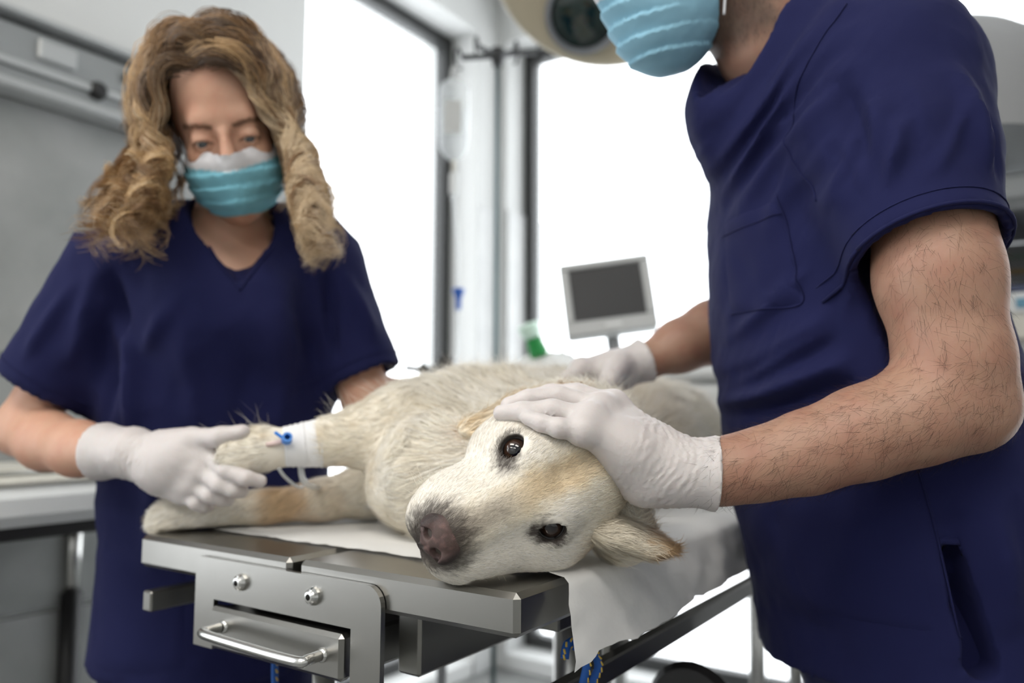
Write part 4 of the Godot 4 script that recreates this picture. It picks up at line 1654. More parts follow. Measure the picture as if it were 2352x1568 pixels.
	man_glove_far = glove_field(Vector3(0.1589, 1.1368, -1.165), kf, ff, [Vector3(0.1524, 1.1405, -1.14), Vector3(0.1349, 1.1188, -1.1), Vector3(0.1271, 1.1049, -1.095)], [[Vector3(0.1417, 1.1299, -1.155), 0.026]], Vector3(0.1978, 1.1515, -1.172), 0.0255, 0.0345, 0.0105)
	man_glove_far.shape = func(p: Vector3, n: Vector3) -> Vector3: return glove_shape(p, n, Vector3(0.1589, 1.1368, -1.165), (Vector3(0.1978, 1.1515, -1.172) - Vector3(0.1423, 1.1288, -1.16)).normalized(), -0.01, 0.03)


# 0 at the hem of a sleeve, 1 away from it: hems stay straight.
func hem_free(p: Vector3, c: Vector3, from: Vector3) -> float:
	var ax := (c - from).normalized()
	var s := (p - c).dot(ax)
	var r := (p - c - ax * s).length()
	return 1.0 - smoothstep(-0.07, -0.025, s) * smoothstep(0.13, 0.10, r)


func man_basis() -> Basis:
	# face turned to the left of the picture, looking down at the dog
	return Basis(Vector3.UP, -1.02) * Basis(Vector3.RIGHT, 0.40)


func man_at(x: float, y: float, z: float) -> Vector3:
	return Vector3(0.195, 1.644, -0.955) + man_basis() * Vector3(x, y, z)


func man_mask_shape(p: Vector3, n: Vector3) -> Vector3:
	var q := man_basis().inverse() * (p - man_at(0, 0, 0))
	# pleats across the mask, opened at the front
	var s := q.y + 0.055 - (q.z - 0.06) * 0.12
	var k := fposmod(s, 0.021) / 0.021
	var d := (k - 0.5) * 0.0052 * smoothstep(0.07, 0.03, absf(q.x)) * smoothstep(-0.14, -0.11, q.y)
	d += coat_noise.get_noise_3dv(p * 30.0) * 0.0012
	return p + n * d


func man_face_tint(p: Vector3, _n: Vector3) -> Color:
	var q := man_basis().inverse() * (p - man_at(0, 0, 0))
	var c := skin_tint(MAN_SKIN, MAN_RED, p, 0.6)
	# short beard along the jaw
	var nz := coat_noise.get_noise_3dv(p * 90.0)
	var w := smoothstep(-0.015, -0.04, q.y + nz * 0.012) * smoothstep(-0.04, -0.01, q.z + nz * 0.01) * smoothstep(-0.155, -0.12, q.y)
	return c.lerp(lin(0.27, 0.215, 0.185), w * 0.8)


func arm_hair(p: Vector3, n: Vector3, r: RandomNumberGenerator) -> Variant:
	if p.z < -0.9 or p.y > 1.31 or p.y < 0.95 or p.x < 0.175:
		return null
	var fore := p.y < 1.12
	var d := Vector3(-0.8, -0.55, 0.1) if fore else Vector3(0.1, -1, 0.1)
	if not fore and r.randf() > 0.5:
		return null
	var patch_n := coat_noise.get_noise_3dv(p * 18.0)
	if r.randf() > 0.75 + patch_n * 0.5:
		return null
	d += Vector3(r.randfn(), r.randfn(), r.randfn()) * 0.45
	var c := lin(0.2, 0.14, 0.11)
	var k := r.randf_range(0.7, 1.5)
	return [d, r.randf_range(0.009, 0.02), 0.00018, Color(c.r * k, c.g * k, c.b * k), r.randf_range(-0.3, 0.1)]


func beard_hair(p: Vector3, n: Vector3, r: RandomNumberGenerator) -> Variant:
	var q := man_basis().inverse() * (p - man_at(0, 0, 0))
	if q.y > -0.02 or q.z < -0.03 or q.y < -0.14:
		return null
	var d := man_basis() * Vector3(r.randfn() * 0.4, -1, 0.4 + r.randfn() * 0.4)
	var c := lin(0.2, 0.16, 0.14)
	return [d, r.randf_range(0.004, 0.009), 0.00025, c, 0.0]


func finish_man() -> void:
	var t := thing("person", "person in navy scrubs and blue mask resting a gloved hand on the dog's head", "person", Vector3.ZERO)
	part(t, "body", fmesh([man_body, man_head]), M.skin)
	part(t, "tunic", fmesh([man_shirt]), M.navy)
	part(t, "trousers", fmesh([man_trousers]), M.navy)
	part(t, "glove", fmesh([man_glove_near]), M.glove)
	part(t, "glove", fmesh([man_glove_far]), M.glove)
	var mk := part(t, "face_mask", fmesh([man_mask]), M.mask)
	# ear loop of the mask and the stitched edge
	part(mk, "ear_loop", tube(curve([man_at(-0.070, -0.10, 0.02), man_at(-0.078, -0.06, 0.005), man_at(-0.086, -0.01, -0.025), man_at(-0.086, 0.02, -0.02), man_at(-0.074, -0.02, 0.03)], 8), 0.0016, 8), M.mask_white)
	part(mk, "ear_loop", tube(curve([man_at(0.070, -0.10, 0.02), man_at(0.078, -0.06, 0.005), man_at(0.086, -0.01, -0.025), man_at(0.086, 0.02, -0.02), man_at(0.074, -0.02, 0.03)], 8), 0.0016, 8), M.mask_white)
	var edge := []
	for k in 13:
		var y := -0.004 - k * 0.0105
		edge.append(on_surface(man_mask, man_at(0.0, y, 0.014) + man_basis() * Vector3(-0.15, 0, 0.0), man_basis() * Vector3(1, 0, 0), 0.0004))
	part(mk, "edge_binding", tube(edge, 0.0032, 8), M.mask_white)
	# hair on the head
	var cap := begin(0)
	add_tube(cap, [man_at(0, 0.06, -0.03), man_at(0, 0.10, -0.03)], [0.09, 0.06], 20)
	part(t, "hair", done(cap), M.hair_dark)
	# shoes
	for z in [0.92, 1.07]:
		var s := begin(0)
		add_tube(s, [Vector3(0.62, 0.045, -z), Vector3(0.55, 0.055, -z), Vector3(0.45, 0.045, -z), Vector3(0.38, 0.038, -z)], [0.035, 0.05, 0.045, 0.028], 16)
		part(t, "shoe", done(s), M.white_plastic)
	patch(t, "chest_pocket", man_shirt, [Vector3(0.2356, 1.3118, -0.88), Vector3(0.2961, 1.3146, -0.86), Vector3(0.3145, 1.1919, -0.86), Vector3(0.2416, 1.1919, -0.885)], M.navy, 0.0022)
	seam(t, "pocket_hem", man_shirt, [Vector3(0.2372, 1.2928, -0.88), Vector3(0.2675, 1.2935, -0.87), Vector3(0.298, 1.295, -0.86)], 0.0008, M.navy, Vector3.ZERO, 8, 0.0026)
	seam(t, "pocket_seam", man_shirt, [Vector3(0.2995, 1.3164, -0.87), Vector3(0.3066, 1.2711, -0.87), Vector3(0.315, 1.2223, -0.87), Vector3(0.3181, 1.1932, -0.87), Vector3(0.2829, 1.1924, -0.88), Vector3(0.2497, 1.1944, -0.9)], 0.0008, M.navy, Vector3.ZERO, 8, 0.001)
	var hc := Vector3(0.4072, 1.2289, -0.768)
	var ha := (hc - Vector3(0.3928, 1.3982, -0.85)).normalized()
	ring_seam(t, "sleeve_hem", man_shirt, hc - ha * 0.02, ha, 0.0008, M.navy)
	ring_seam(t, "sleeve_edge", man_shirt, hc - ha * 0.003, ha, 0.0022, M.navy)
	seam(t, "armhole_seam", man_shirt, [Vector3(0.3764, 1.5025, -0.86), Vector3(0.3271, 1.4423, -0.85), Vector3(0.3077, 1.3977, -0.85), Vector3(0.3113, 1.3537, -0.85), Vector3(0.3248, 1.2951, -0.83)], 0.0011, M.navy)
	patch(t, "side_pocket", man_shirt, [Vector3(0.2717, 0.9767, -0.86), Vector3(0.4202, 1.0164, -0.83), Vector3(0.4317, 0.859, -0.83), Vector3(0.3117, 0.8558, -0.84)], M.navy, 0.002)
	seam(t, "side_seam", man_shirt, [Vector3(0.4203, 1.0186, -0.83), Vector3(0.4358, 0.959, -0.83), Vector3(0.4595, 0.8377, -0.83)], 0.0012, M.navy)
	var hair := blade(0.25, 0.5)
	hairs(t, "arm_hair", man_body, 110000, arm_hair, hair, M.strand, 31)
	hairs(t, "beard", man_head, 14000, beard_hair, hair, M.strand, 32)

# ---------------------------------------------------------------- the woman on the left

var her_body: Field
var her_head: Field
var her_shirt: Field
var her_trousers: Field
var her_glove: Field
var her_glove_far: Field
var her_mask: Field
var her_folds: Array
var HER_SKIN := lin(0.80, 0.625, 0.53)
var HER_RED := lin(0.77, 0.545, 0.455)
var HW := Basis(Vector3.UP, 0.30) * Basis(Vector3.RIGHT, 0.47) * Basis(Vector3.BACK, 0.22)


func her(x: float, y: float, z: float) -> Vector3:
	return Vector3(-0.3898, 1.4416, -1.05) + HW * Vector3(x, y, z - 0.082)


func build_woman() -> void:
	var fw := Vector3(0.34, 0, 0.94)
	var b := field(0.0065)
	her_body = b
	b.bone(Vector3(-0.4475, 1.2347, -1.21), Vector3(-0.4602, 1.0011, -1.25), 0.13, 0.115, 0.05, fw, 0.62)
	b.bone(Vector3(-0.4602, 1.0011, -1.25), Vector3(-0.4712, 0.7627, -1.28), 0.11, 0.125, 0.05, fw, 0.66)
	for s: float in [-1.0, 1.0]:
		var o := Vector3(0.94, 0, -0.34) * (s * 0.085)
		var hip := Vector3(-0.4749, 0.7602, -1.29)
		b.chain([hip + o, Vector3(hip.x, 0.45, hip.z - 0.02) + o, Vector3(hip.x, 0.08, hip.z - 0.03) + o], [0.08, 0.055, 0.04], 0.03)
		b.bone(Vector3(hip.x, 0.045, hip.z - 0.03) + o, Vector3(hip.x + 0.04, 0.03, hip.z + 0.1) + o, 0.038, 0.028, 0.02)
	b.bone(Vector3(-0.5566, 1.2922, -1.16), Vector3(-0.3129, 1.3175, -1.25), 0.05, 0.05, 0.04)
	b.bone(Vector3(-0.4232, 1.2543, -1.205), Vector3(-0.4304, 1.3033, -1.215), 0.075, 0.055, 0.04)
	b.bone(Vector3(-0.4301, 1.2964, -1.215), Vector3(-0.4256, 1.3752, -1.175), 0.05, 0.046, 0.03)
	b.chain([Vector3(-0.5699, 1.2847, -1.155), Vector3(-0.6425, 1.1565, -1.16), Vector3(-0.7108, 1.0455, -1.165)], [0.05, 0.044, 0.036], 0.02)
	b.chain([Vector3(-0.7108, 1.0455, -1.165), Vector3(-0.6501, 1.0303, -1.125), Vector3(-0.5798, 1.0221, -1.075), Vector3(-0.5163, 1.0212, -1.03), Vector3(-0.4788, 1.0213, -1.01)], [0.036, 0.039, 0.0345, 0.026, 0.022], 0.02)
	b.chain([Vector3(-0.3058, 1.3106, -1.25), Vector3(-0.2578, 1.1789, -1.25), Vector3(-0.2254, 1.0934, -1.24)], [0.05, 0.042, 0.036], 0.02)
	b.chain([Vector3(-0.2254, 1.0934, -1.24), Vector3(-0.1801, 1.0872, -1.27), Vector3(-0.127, 1.0881, -1.33), Vector3(-0.0966, 1.0923, -1.36)], [0.036, 0.034, 0.026, 0.022], 0.02)
	b.tint = func(p: Vector3, _n: Vector3) -> Color: return skin_tint(HER_SKIN, HER_RED, p, 0.6)
	# head
	var h := field(0.0034)
	her_head = h
	h.ball(her(0, 0.036, -0.012), Vector3(0.074, 0.092, 0.092), HW, 0.02)
	h.ball(her(0, -0.036, 0.024), Vector3(0.059, 0.084, 0.058), HW, 0.02)
	h.bone(her(-0.03, 0.022, 0.068), her(0.03, 0.022, 0.068), 0.014, 0.014, 0.016)
	h.bone(her(0, 0.006, 0.084), her(0, -0.032, 0.100), 0.0075, 0.012, 0.010)
	h.bone(her(0, -0.102, 0.05), her(0, -0.09, 0.03), 0.022, 0.03, 0.02)
	for s: float in [-1.0, 1.0]:
		h.ball(her(s * 0.034, -0.026, 0.056), Vector3(0.021, 0.018, 0.02), HW, 0.016)
		h.bone(her(0, -0.10, 0.045), her(s * 0.05, -0.055, 0.0), 0.018, 0.018, 0.02)
		h.ball(her(s * 0.031, -0.001, 0.092), Vector3(0.019, 0.011, 0.014), HW, 0.012, 1)
		h.ball(her(s * 0.031, -0.002, 0.0715), Vector3(0.0145, 0.0135, 0.0135), HW, 0.006)
	for s: float in [-1.0, 1.0]:
		h.ball(her(s * 0.031, -0.0065, 0.0865), Vector3(0.0125, 0.0042, 0.009), HW, 0.002, 1)
	h.bone(her(0, -0.05, -0.03), Vector3(-0.4278, 1.3454, -1.19), 0.05, 0.048, 0.02)
	h.tint = her_tint
	var mk := field(0.003)
	her_mask = mk
	mk.ball(her(0, -0.056, 0.026), Vector3(0.069, 0.068, 0.076), HW, 0.01)
	mk.bone(her(0, -0.018, 0.102), her(0, -0.078, 0.094), 0.013, 0.016, 0.03)
	mk.shape = func(p: Vector3, n: Vector3) -> Vector3:
		var q := HW.inverse() * (p - her(0, 0, 0))
		var k := fposmod(q.y + 0.06 + absf(q.x) * 0.12, 0.020) / 0.020
		return p + n * ((k - 0.5) * 0.0032 * smoothstep(-0.02, -0.04, q.y) + coat_noise.get_noise_3dv(p * 30.0) * 0.001)
	mk.keep = func(p: Vector3) -> bool:
		var q := HW.inverse() * (p - her(0, 0, 0))
		return q.z > 0.030 and q.y < -0.018 + absf(q.x) * 0.05 and q.y > -0.121
	mk.tint = func(p: Vector3, _n: Vector3) -> Color:
		var q := HW.inverse() * (p - her(0, 0, 0))
		return lin(0.86, 0.86, 0.88) if q.y > -0.040 + absf(q.x) * 0.05 else lin(0.50, 0.76, 0.84)
	# tunic
	var t := field(0.0068)
	her_shirt = t
	t.bone(Vector3(-0.4447, 1.2354, -1.215), Vector3(-0.4504, 1.1287, -1.225), 0.160, 0.158, 0.05, fw, 0.66)
	t.bone(Vector3(-0.4504, 1.1287, -1.225), Vector3(-0.4579, 0.9807, -1.255), 0.158, 0.158, 0.05, fw, 0.70)
	t.pipe(Vector3(-0.4568, 1.0011, -1.25), Vector3(-0.4667, 0.7016, -1.285), 0.158, 0.176, 0.03, fw, 0.74)
	t.bone(Vector3(-0.5502, 1.2922, -1.16), Vector3(-0.315, 1.3175, -1.25), 0.064, 0.064, 0.05)
	t.bone(Vector3(-0.4253, 1.3242, -1.185), Vector3(-0.54, 1.2997, -1.165), 0.05, 0.058, 0.04)
	t.bone(Vector3(-0.4205, 1.3253, -1.19), Vector3(-0.3279, 1.3259, -1.24), 0.05, 0.058, 0.04)
	t.bone(Vector3(-0.4494, 1.2127, -1.14), Vector3(-0.3743, 1.2155, -1.16), 0.075, 0.075, 0.05)
	t.pipe(Vector3(-0.5695, 1.2921, -1.16), Vector3(-0.6809, 1.1036, -1.158), 0.076, 0.068, 0.03)
	t.pipe(Vector3(-0.3106, 1.3105, -1.25), Vector3(-0.2287, 1.1251, -1.24), 0.068, 0.060, 0.03)
	t.bone(Vector3(-0.6653, 1.1309, -1.158), Vector3(-0.727, 1.0298, -1.16), 0.0565, 0.056, 0.004, Vector3.ZERO, 1.0, 1)
	t.bone(Vector3(-0.2359, 1.1407, -1.24), Vector3(-0.1912, 1.0433, -1.235), 0.0485, 0.048, 0.004, Vector3.ZERO, 1.0, 1)
	# V neck
	t.bone(Vector3(-0.4102, 1.3288, -1.16), Vector3(-0.4151, 1.3921, -1.14), 0.056, 0.06, 0.01, Vector3.ZERO, 1.0, 1)
	t.bone(Vector3(-0.3824, 1.3289, -1.09), Vector3(-0.3664, 1.2505, -1.06), 0.047, 0.008, 0.01, Vector3.ZERO, 1.0, 1)
	t.bone(Vector3(-0.3961, 1.3286, -1.13), Vector3(-0.3804, 1.2602, -1.1), 0.044, 0.010, 0.01, Vector3.ZERO, 1.0, 1)
	her_folds = [
		[Vector3(-0.5522, 1.2562, -1.1), Vector3(-0.5345, 1.181, -1.08), 0.016, -0.014], [Vector3(-0.5753, 1.2561, -1.1), Vector3(-0.6116, 1.1402, -1.1), 0.02, 0.008], [Vector3(-0.605, 1.2436, -1.1), Vector3(-0.6718, 1.1399, -1.1), 0.018, 0.007], [Vector3(-0.5607, 1.2072, -1.1), Vector3(-0.58, 1.1103, -1.1), 0.016, -0.009],
		[Vector3(-0.5316, 1.181, -1.08), Vector3(-0.5212, 1.0094, -1.1), 0.02, 0.012], [Vector3(-0.5008, 1.1573, -1.08), Vector3(-0.4673, 1.2052, -1.08), 0.02, 0.008], [Vector3(-0.5553, 1.1586, -1.1), Vector3(-0.5697, 1.0623, -1.12), 0.02, -0.012],
		[Vector3(-0.448, 1.1695, -1.08), Vector3(-0.433, 1.0394, -1.1), 0.03, 0.008], [Vector3(-0.3247, 1.2084, -1.1), Vector3(-0.3379, 1.0514, -1.12), 0.026, 0.008], [Vector3(-0.3029, 1.2659, -1.15), Vector3(-0.2882, 1.1013, -1.16), 0.02, -0.009], [Vector3(-0.2766, 1.2878, -1.2), Vector3(-0.2628, 1.1286, -1.2), 0.014, -0.014],
		[Vector3(-0.2498, 1.2745, -1.2), Vector3(-0.2013, 1.1684, -1.2), 0.016, 0.008], [Vector3(-0.3714, 1.1596, -1.1), Vector3(-0.3851, 1.0089, -1.12), 0.03, -0.006], [Vector3(-0.4867, 1.0392, -1.1), Vector3(-0.5057, 0.8597, -1.12), 0.026, 0.008],
	]
	t.shape = func(p: Vector3, n: Vector3) -> Vector3: return p.lerp(cloth(p, n, her_folds, cloth_noise), minf(hem_free(p, Vector3(-0.6809, 1.1036, -1.158), Vector3(-0.5695, 1.2921, -1.16)), hem_free(p, Vector3(-0.2287, 1.1251, -1.24), Vector3(-0.3106, 1.3105, -1.25))))
	var tr := field(0.01)
	her_trousers = tr
	tr.bone(Vector3(-0.468, 0.8115, -1.27), Vector3(-0.4727, 0.7348, -1.285), 0.15, 0.158, 0.04, fw, 0.72)
	for s: float in [-1.0, 1.0]:
		var o := Vector3(0.94, 0, -0.34) * (s * 0.072)
		var hip := Vector3(-0.4667, 0.7749, -1.285)
		tr.chain([hip + o, Vector3(hip.x, 0.46, hip.z - 0.02) + o], [0.085, 0.08], 0.03)
		tr.pipe(Vector3(hip.x, 0.5, hip.z - 0.02) + o, Vector3(hip.x, 0.06, hip.z - 0.03) + o, 0.08, 0.078, 0.03)
	# glove round the paw
	var kn := [Vector3(-0.3718, 1.0178, -0.985), Vector3(-0.3784, 1, -0.982), Vector3(-0.3908, 0.9847, -0.988), Vector3(-0.4062, 0.972, -0.998)]
	var fingers := [
		[Vector3(-0.3406, 1.0027, -0.962), Vector3(-0.3152, 0.994, -0.957), Vector3(-0.3008, 0.9902, -0.966)],
		[Vector3(-0.3489, 0.986, -0.965), Vector3(-0.333, 0.9799, -0.965), Vector3(-0.3253, 0.9769, -0.975)],
		[Vector3(-0.3631, 0.9725, -0.975), Vector3(-0.3521, 0.9679, -0.98), Vector3(-0.3471, 0.9647, -0.99)],
		[Vector3(-0.3834, 0.9619, -0.985), Vector3(-0.3767, 0.9572, -0.99), Vector3(-0.374, 0.955, -1)],
	]
	her_glove = glove_field(Vector3(-0.4784, 1.0199, -1.015), kn, fingers, [Vector3(-0.4388, 1.0315, -1.005), Vector3(-0.3929, 1.0389, -0.985), Vector3(-0.3521, 1.0423, -0.968), Vector3(-0.3255, 1.0482, -0.968)], [[Vector3(-0.4248, 1.0102, -1), 0.030], [Vector3(-0.4005, 1.0242, -0.992), 0.024], [Vector3(-0.4372, 0.9964, -1.005), 0.022]], Vector3(-0.5303, 1.0206, -1.04), 0.0285, 0.0385, 0.0098)
	her_glove.shape = func(p: Vector3, n: Vector3) -> Vector3: return glove_shape(p, n, Vector3(-0.4784, 1.0199, -1.015), (Vector3(-0.5303, 1.0206, -1.04) - Vector3(-0.4194, 1.0103, -1)).normalized(), -0.05, 0.02)
	var kf := [Vector3(-0.0642, 1.0964, -1.38), Vector3(-0.0651, 1.0891, -1.4), Vector3(-0.0698, 1.0816, -1.42), Vector3(-0.0741, 1.0739, -1.43)]
	her_glove_far = glove_field(Vector3(-0.0973, 1.0924, -1.37), kf, [[Vector3(-0.0415, 1.0853, -1.38), Vector3(-0.0264, 1.0741, -1.38)], [Vector3(-0.0421, 1.0779, -1.4), Vector3(-0.0267, 1.0665, -1.4)], [Vector3(-0.0503, 1.0702, -1.42), Vector3(-0.0348, 1.0625, -1.42)], [Vector3(-0.0546, 1.0662, -1.43), Vector3(-0.0428, 1.0585, -1.43)]], [Vector3(-0.0855, 1.096, -1.36), Vector3(-0.066, 1.0922, -1.34), Vector3(-0.0513, 1.0849, -1.34)], [[Vector3(-0.0835, 1.0867, -1.39), 0.026]], Vector3(-0.1248, 1.089, -1.345), 0.0255, 0.0345, 0.0098)


func her_tint(p: Vector3, _n: Vector3) -> Color:
	var q := HW.inverse() * (p - her(0, 0, 0))
	var c := skin_tint(HER_SKIN, HER_RED, p, 0.6)
	var nz := coat_noise.get_noise_3dv(p * 120.0)
	if scalp(q - Vector3(0, nz * 0.006, 0)) and q.y > -0.03:
		c = lin(0.34, 0.26, 0.19)
	for s: float in [-1.0, 1.0]:
		# eyebrows and lashes
		var e := q - Vector3(s * 0.033, 0.019 - pow(absf(absf(q.x) - 0.036), 1.0) * 0.18, q.z)
		if absf(q.x - s * 0.034) < 0.021 and q.z > 0.04:
			c = c.lerp(lin(0.36, 0.25, 0.18), smoothstep(0.0048, 0.0018, absf(e.y) + nz * 0.0015) * 0.85)
			var lash := q.y + 0.0030 + pow((q.x - s * 0.031) / 0.014, 2.0) * 0.0035
			c = c.lerp(lin(0.22, 0.15, 0.12), smoothstep(0.0022, 0.0008, absf(lash)) * smoothstep(0.017, 0.012, absf(q.x - s * 0.031)) * 0.8)
	return c


# One lock: a ribbon of hairs along a curve.
func add_lock(v: PackedVector3Array, n: PackedVector3Array, c: PackedColorArray, idx: PackedInt32Array, pts: Array, w: float, col: Color, tip: Color, side: Vector3) -> void:
	var base := v.size()
	var m := pts.size()
	for i in m:
		var t: Vector3 = (pts[mini(i + 1, m - 1)] - pts[maxi(i - 1, 0)]).normalized()
		var x := t.cross(side).normalized()
		var nn := x.cross(t).normalized()
		var k := float(i) / (m - 1)
		var ww := w * (1.0 - pow(k, 4.0) * 0.85) * (0.6 + 0.4 * minf(k * 6.0, 1.0))
		v.append(pts[i] - x * ww)
		v.append(pts[i] + x * ww)
		n.append((nn - x * 0.5).normalized())
		n.append((nn + x * 0.5).normalized())
		var shade := col.lerp(tip, smoothstep(0.1, 0.75, k))
		c.append(shade)
		c.append(shade)
		if i < m - 1:
			var a := base + i * 2
			idx.append_array(PackedInt32Array([a, a + 2, a + 1, a + 1, a + 2, a + 3]))


func scalp(q: Vector3) -> bool:
	if q.z > 0.03 and q.y < 0.094 - absf(q.x) * 0.15:
		return false
	return not (q.z > -0.02 and q.y < 0.03)


func build_her_hair(parent: Node3D) -> void:
	var r := RandomNumberGenerator.new()
	r.seed = 77
	var v := PackedVector3Array()
	var n := PackedVector3Array()
	var c := PackedColorArray()
	var idx := PackedInt32Array()
	var blond := lin(0.80, 0.67, 0.49)
	var honey := lin(0.65, 0.50, 0.34)
	var brown := lin(0.30, 0.225, 0.165)
	var pale := lin(0.88, 0.81, 0.69)
	var inv := HW.inverse()
	var down := inv * Vector3.DOWN
	var out_l := inv * Vector3(-1, 0, 0)
	var ahead := inv * Vector3(0.1, 0, 1)
	var part_x := -0.030
	var made := 0
	while made < 640:
		var az := r.randf_range(-PI, PI)
		var el := asin(r.randf_range(-0.2, 1.0))
		var root := Vector3(cos(el) * sin(az) * 0.078, 0.036 + sin(el) * 0.096, -0.012 + cos(el) * cos(az) * 0.096)
		if not scalp(root):
			continue
		made += 1
		var s := 1.0 if root.x > part_x + r.randfn() * 0.016 else -1.0
		var up := Vector3(root.x / 0.078, (root.y - 0.036) / 0.096, (root.z + 0.012) / 0.096).normalized()
		var front: float = smoothstep(-0.01, 0.06, root.z) * smoothstep(0.05, 0.10, root.y)
		var dir := Vector3(s, 0.0, -0.25 + (0.35 if s > 0.0 else -0.1) * front)
		dir = (dir - up * dir.dot(up)).normalized()
		dir = (dir + up * ((0.10 + 0.05 * front) if s > 0.0 else (0.16 + 0.1 * front))).normalized()
		var shell := 1.0 + (0.14 if s > 0.0 else 0.20) * r.randf()
		var phase := r.randf() * TAU
		var turn := 1.0 if r.randf() < 0.5 else -1.0
		var curl := r.randf_range(0.5, 1.0)
		var freq := r.randf_range(70.0, 105.0)
		var flare := r.randf_range(-0.07, 0.07) if s < 0.0 else r.randf_range(-0.14, 0.0)
		var fwd := r.randf_range(0.18, 0.36)
		var end_y := 1.258 + r.randf() * 0.085
		var p := root
		var guide := []
		var axes := []
		var run := 0.0
		for i in 46:
			var wp := her(p.x, p.y, p.z)
			if wp.y < end_y:
				break
			guide.append(p)
			var g := Vector3((p.x + 0.006) / 0.096, (p.y - 0.034) / 0.096, (p.z + 0.014) / 0.098)
			var gl := g.length()
			var out := Vector3(g.x / 0.096, g.y / 0.096, g.z / 0.098).normalized()
			var side: float = smoothstep(0.03, 0.07, p.x * s)
			var pull := lerpf(0.05, 0.5, maxf(side, smoothstep(0.0, -0.05, p.z))) if p.z > -0.06 else 0.5
			dir = (dir + down * pull).normalized()
			if gl < shell:
				var into := dir.dot(out)
				dir = (dir - out * minf(into, 0.0) + out * 0.22).normalized()
			elif gl > shell + 0.03 and p.y > 0.0:
				dir = (dir - out * 0.32).normalized()
			if p.y < 0.055 and p.z > -0.02:
				# beside the face, not over it
				dir = (dir + Vector3(s * 0.45 * smoothstep(0.095, 0.070, absf(p.x)), 0, -0.07)).normalized()
			if p.y < 0.03 and absf(p.x) > 0.05:
				dir = (dir + out_l * flare + ahead * fwd).normalized()
			axes.append(dir)
			p += dir * 0.0105
			run += 0.0105
		if guide.size() < 5:
			continue
		var tone := r.randf()
		for k in 20:
			var off := Vector3(r.randfn(), r.randfn(), r.randfn()) * 0.0042
			var pts := []
			var stop := guide.size() - (r.randi() % 5)
			var ph := phase + r.randfn() * 0.35
			for i in stop:
				var t := float(i) / guide.size()
				var a := ph + i * 0.0105 * freq * turn
				var amp := 0.013 * curl * smoothstep(0.25, 0.7, t) * (1.0 + 0.5 * t)
				var f: Vector3 = axes[i]
				var x := f.cross(Vector3(0.3, 0.2, 1.0)).normalized()
				var q: Vector3 = guide[i] + off * (1.0 - 0.45 * t) + (x * cos(a) + f.cross(x) * sin(a)) * amp
				pts.append(her(q.x, q.y, q.z))
			if pts.size() < 4:
				continue
			var tip := honey.lerp(blond, clampf(tone * 1.5 - 0.25 + r.randfn() * 0.2, 0.0, 1.0))
			if tone < 0.22:
				tip = brown.lerp(honey, 0.5 + r.randfn() * 0.15)
			elif s > 0.0:
				tip = tip.lerp(pale, 0.45 + 0.3 * r.randf())
			elif r.randf() > 0.8:
				tip = tip.lerp(pale, 0.6)
			var rc := brown.lerp(honey, clampf(tone * 1.2 - 0.2 + r.randfn() * 0.25, 0.0, 1.0)).lerp(blond, 0.5 if tone > 0.8 else 0.0)
			add_lock(v, n, c, idx, pts, r.randf_range(0.0004, 0.0008), rc, tip, HW * Vector3(up.x, up.y * 0.4, up.z + 0.5))
	var arr := []
	arr.resize(Mesh.ARRAY_MAX)
	arr[Mesh.ARRAY_VERTEX] = v
	arr[Mesh.ARRAY_NORMAL] = n
	arr[Mesh.ARRAY_COLOR] = c
	arr[Mesh.ARRAY_INDEX] = idx
	var m := ArrayMesh.new()
	m.add_surface_from_arrays(Mesh.PRIMITIVE_TRIANGLES, arr)
	var o := part(parent, "hair", m, M.hair)
	o.set_meta("kind", "stuff")


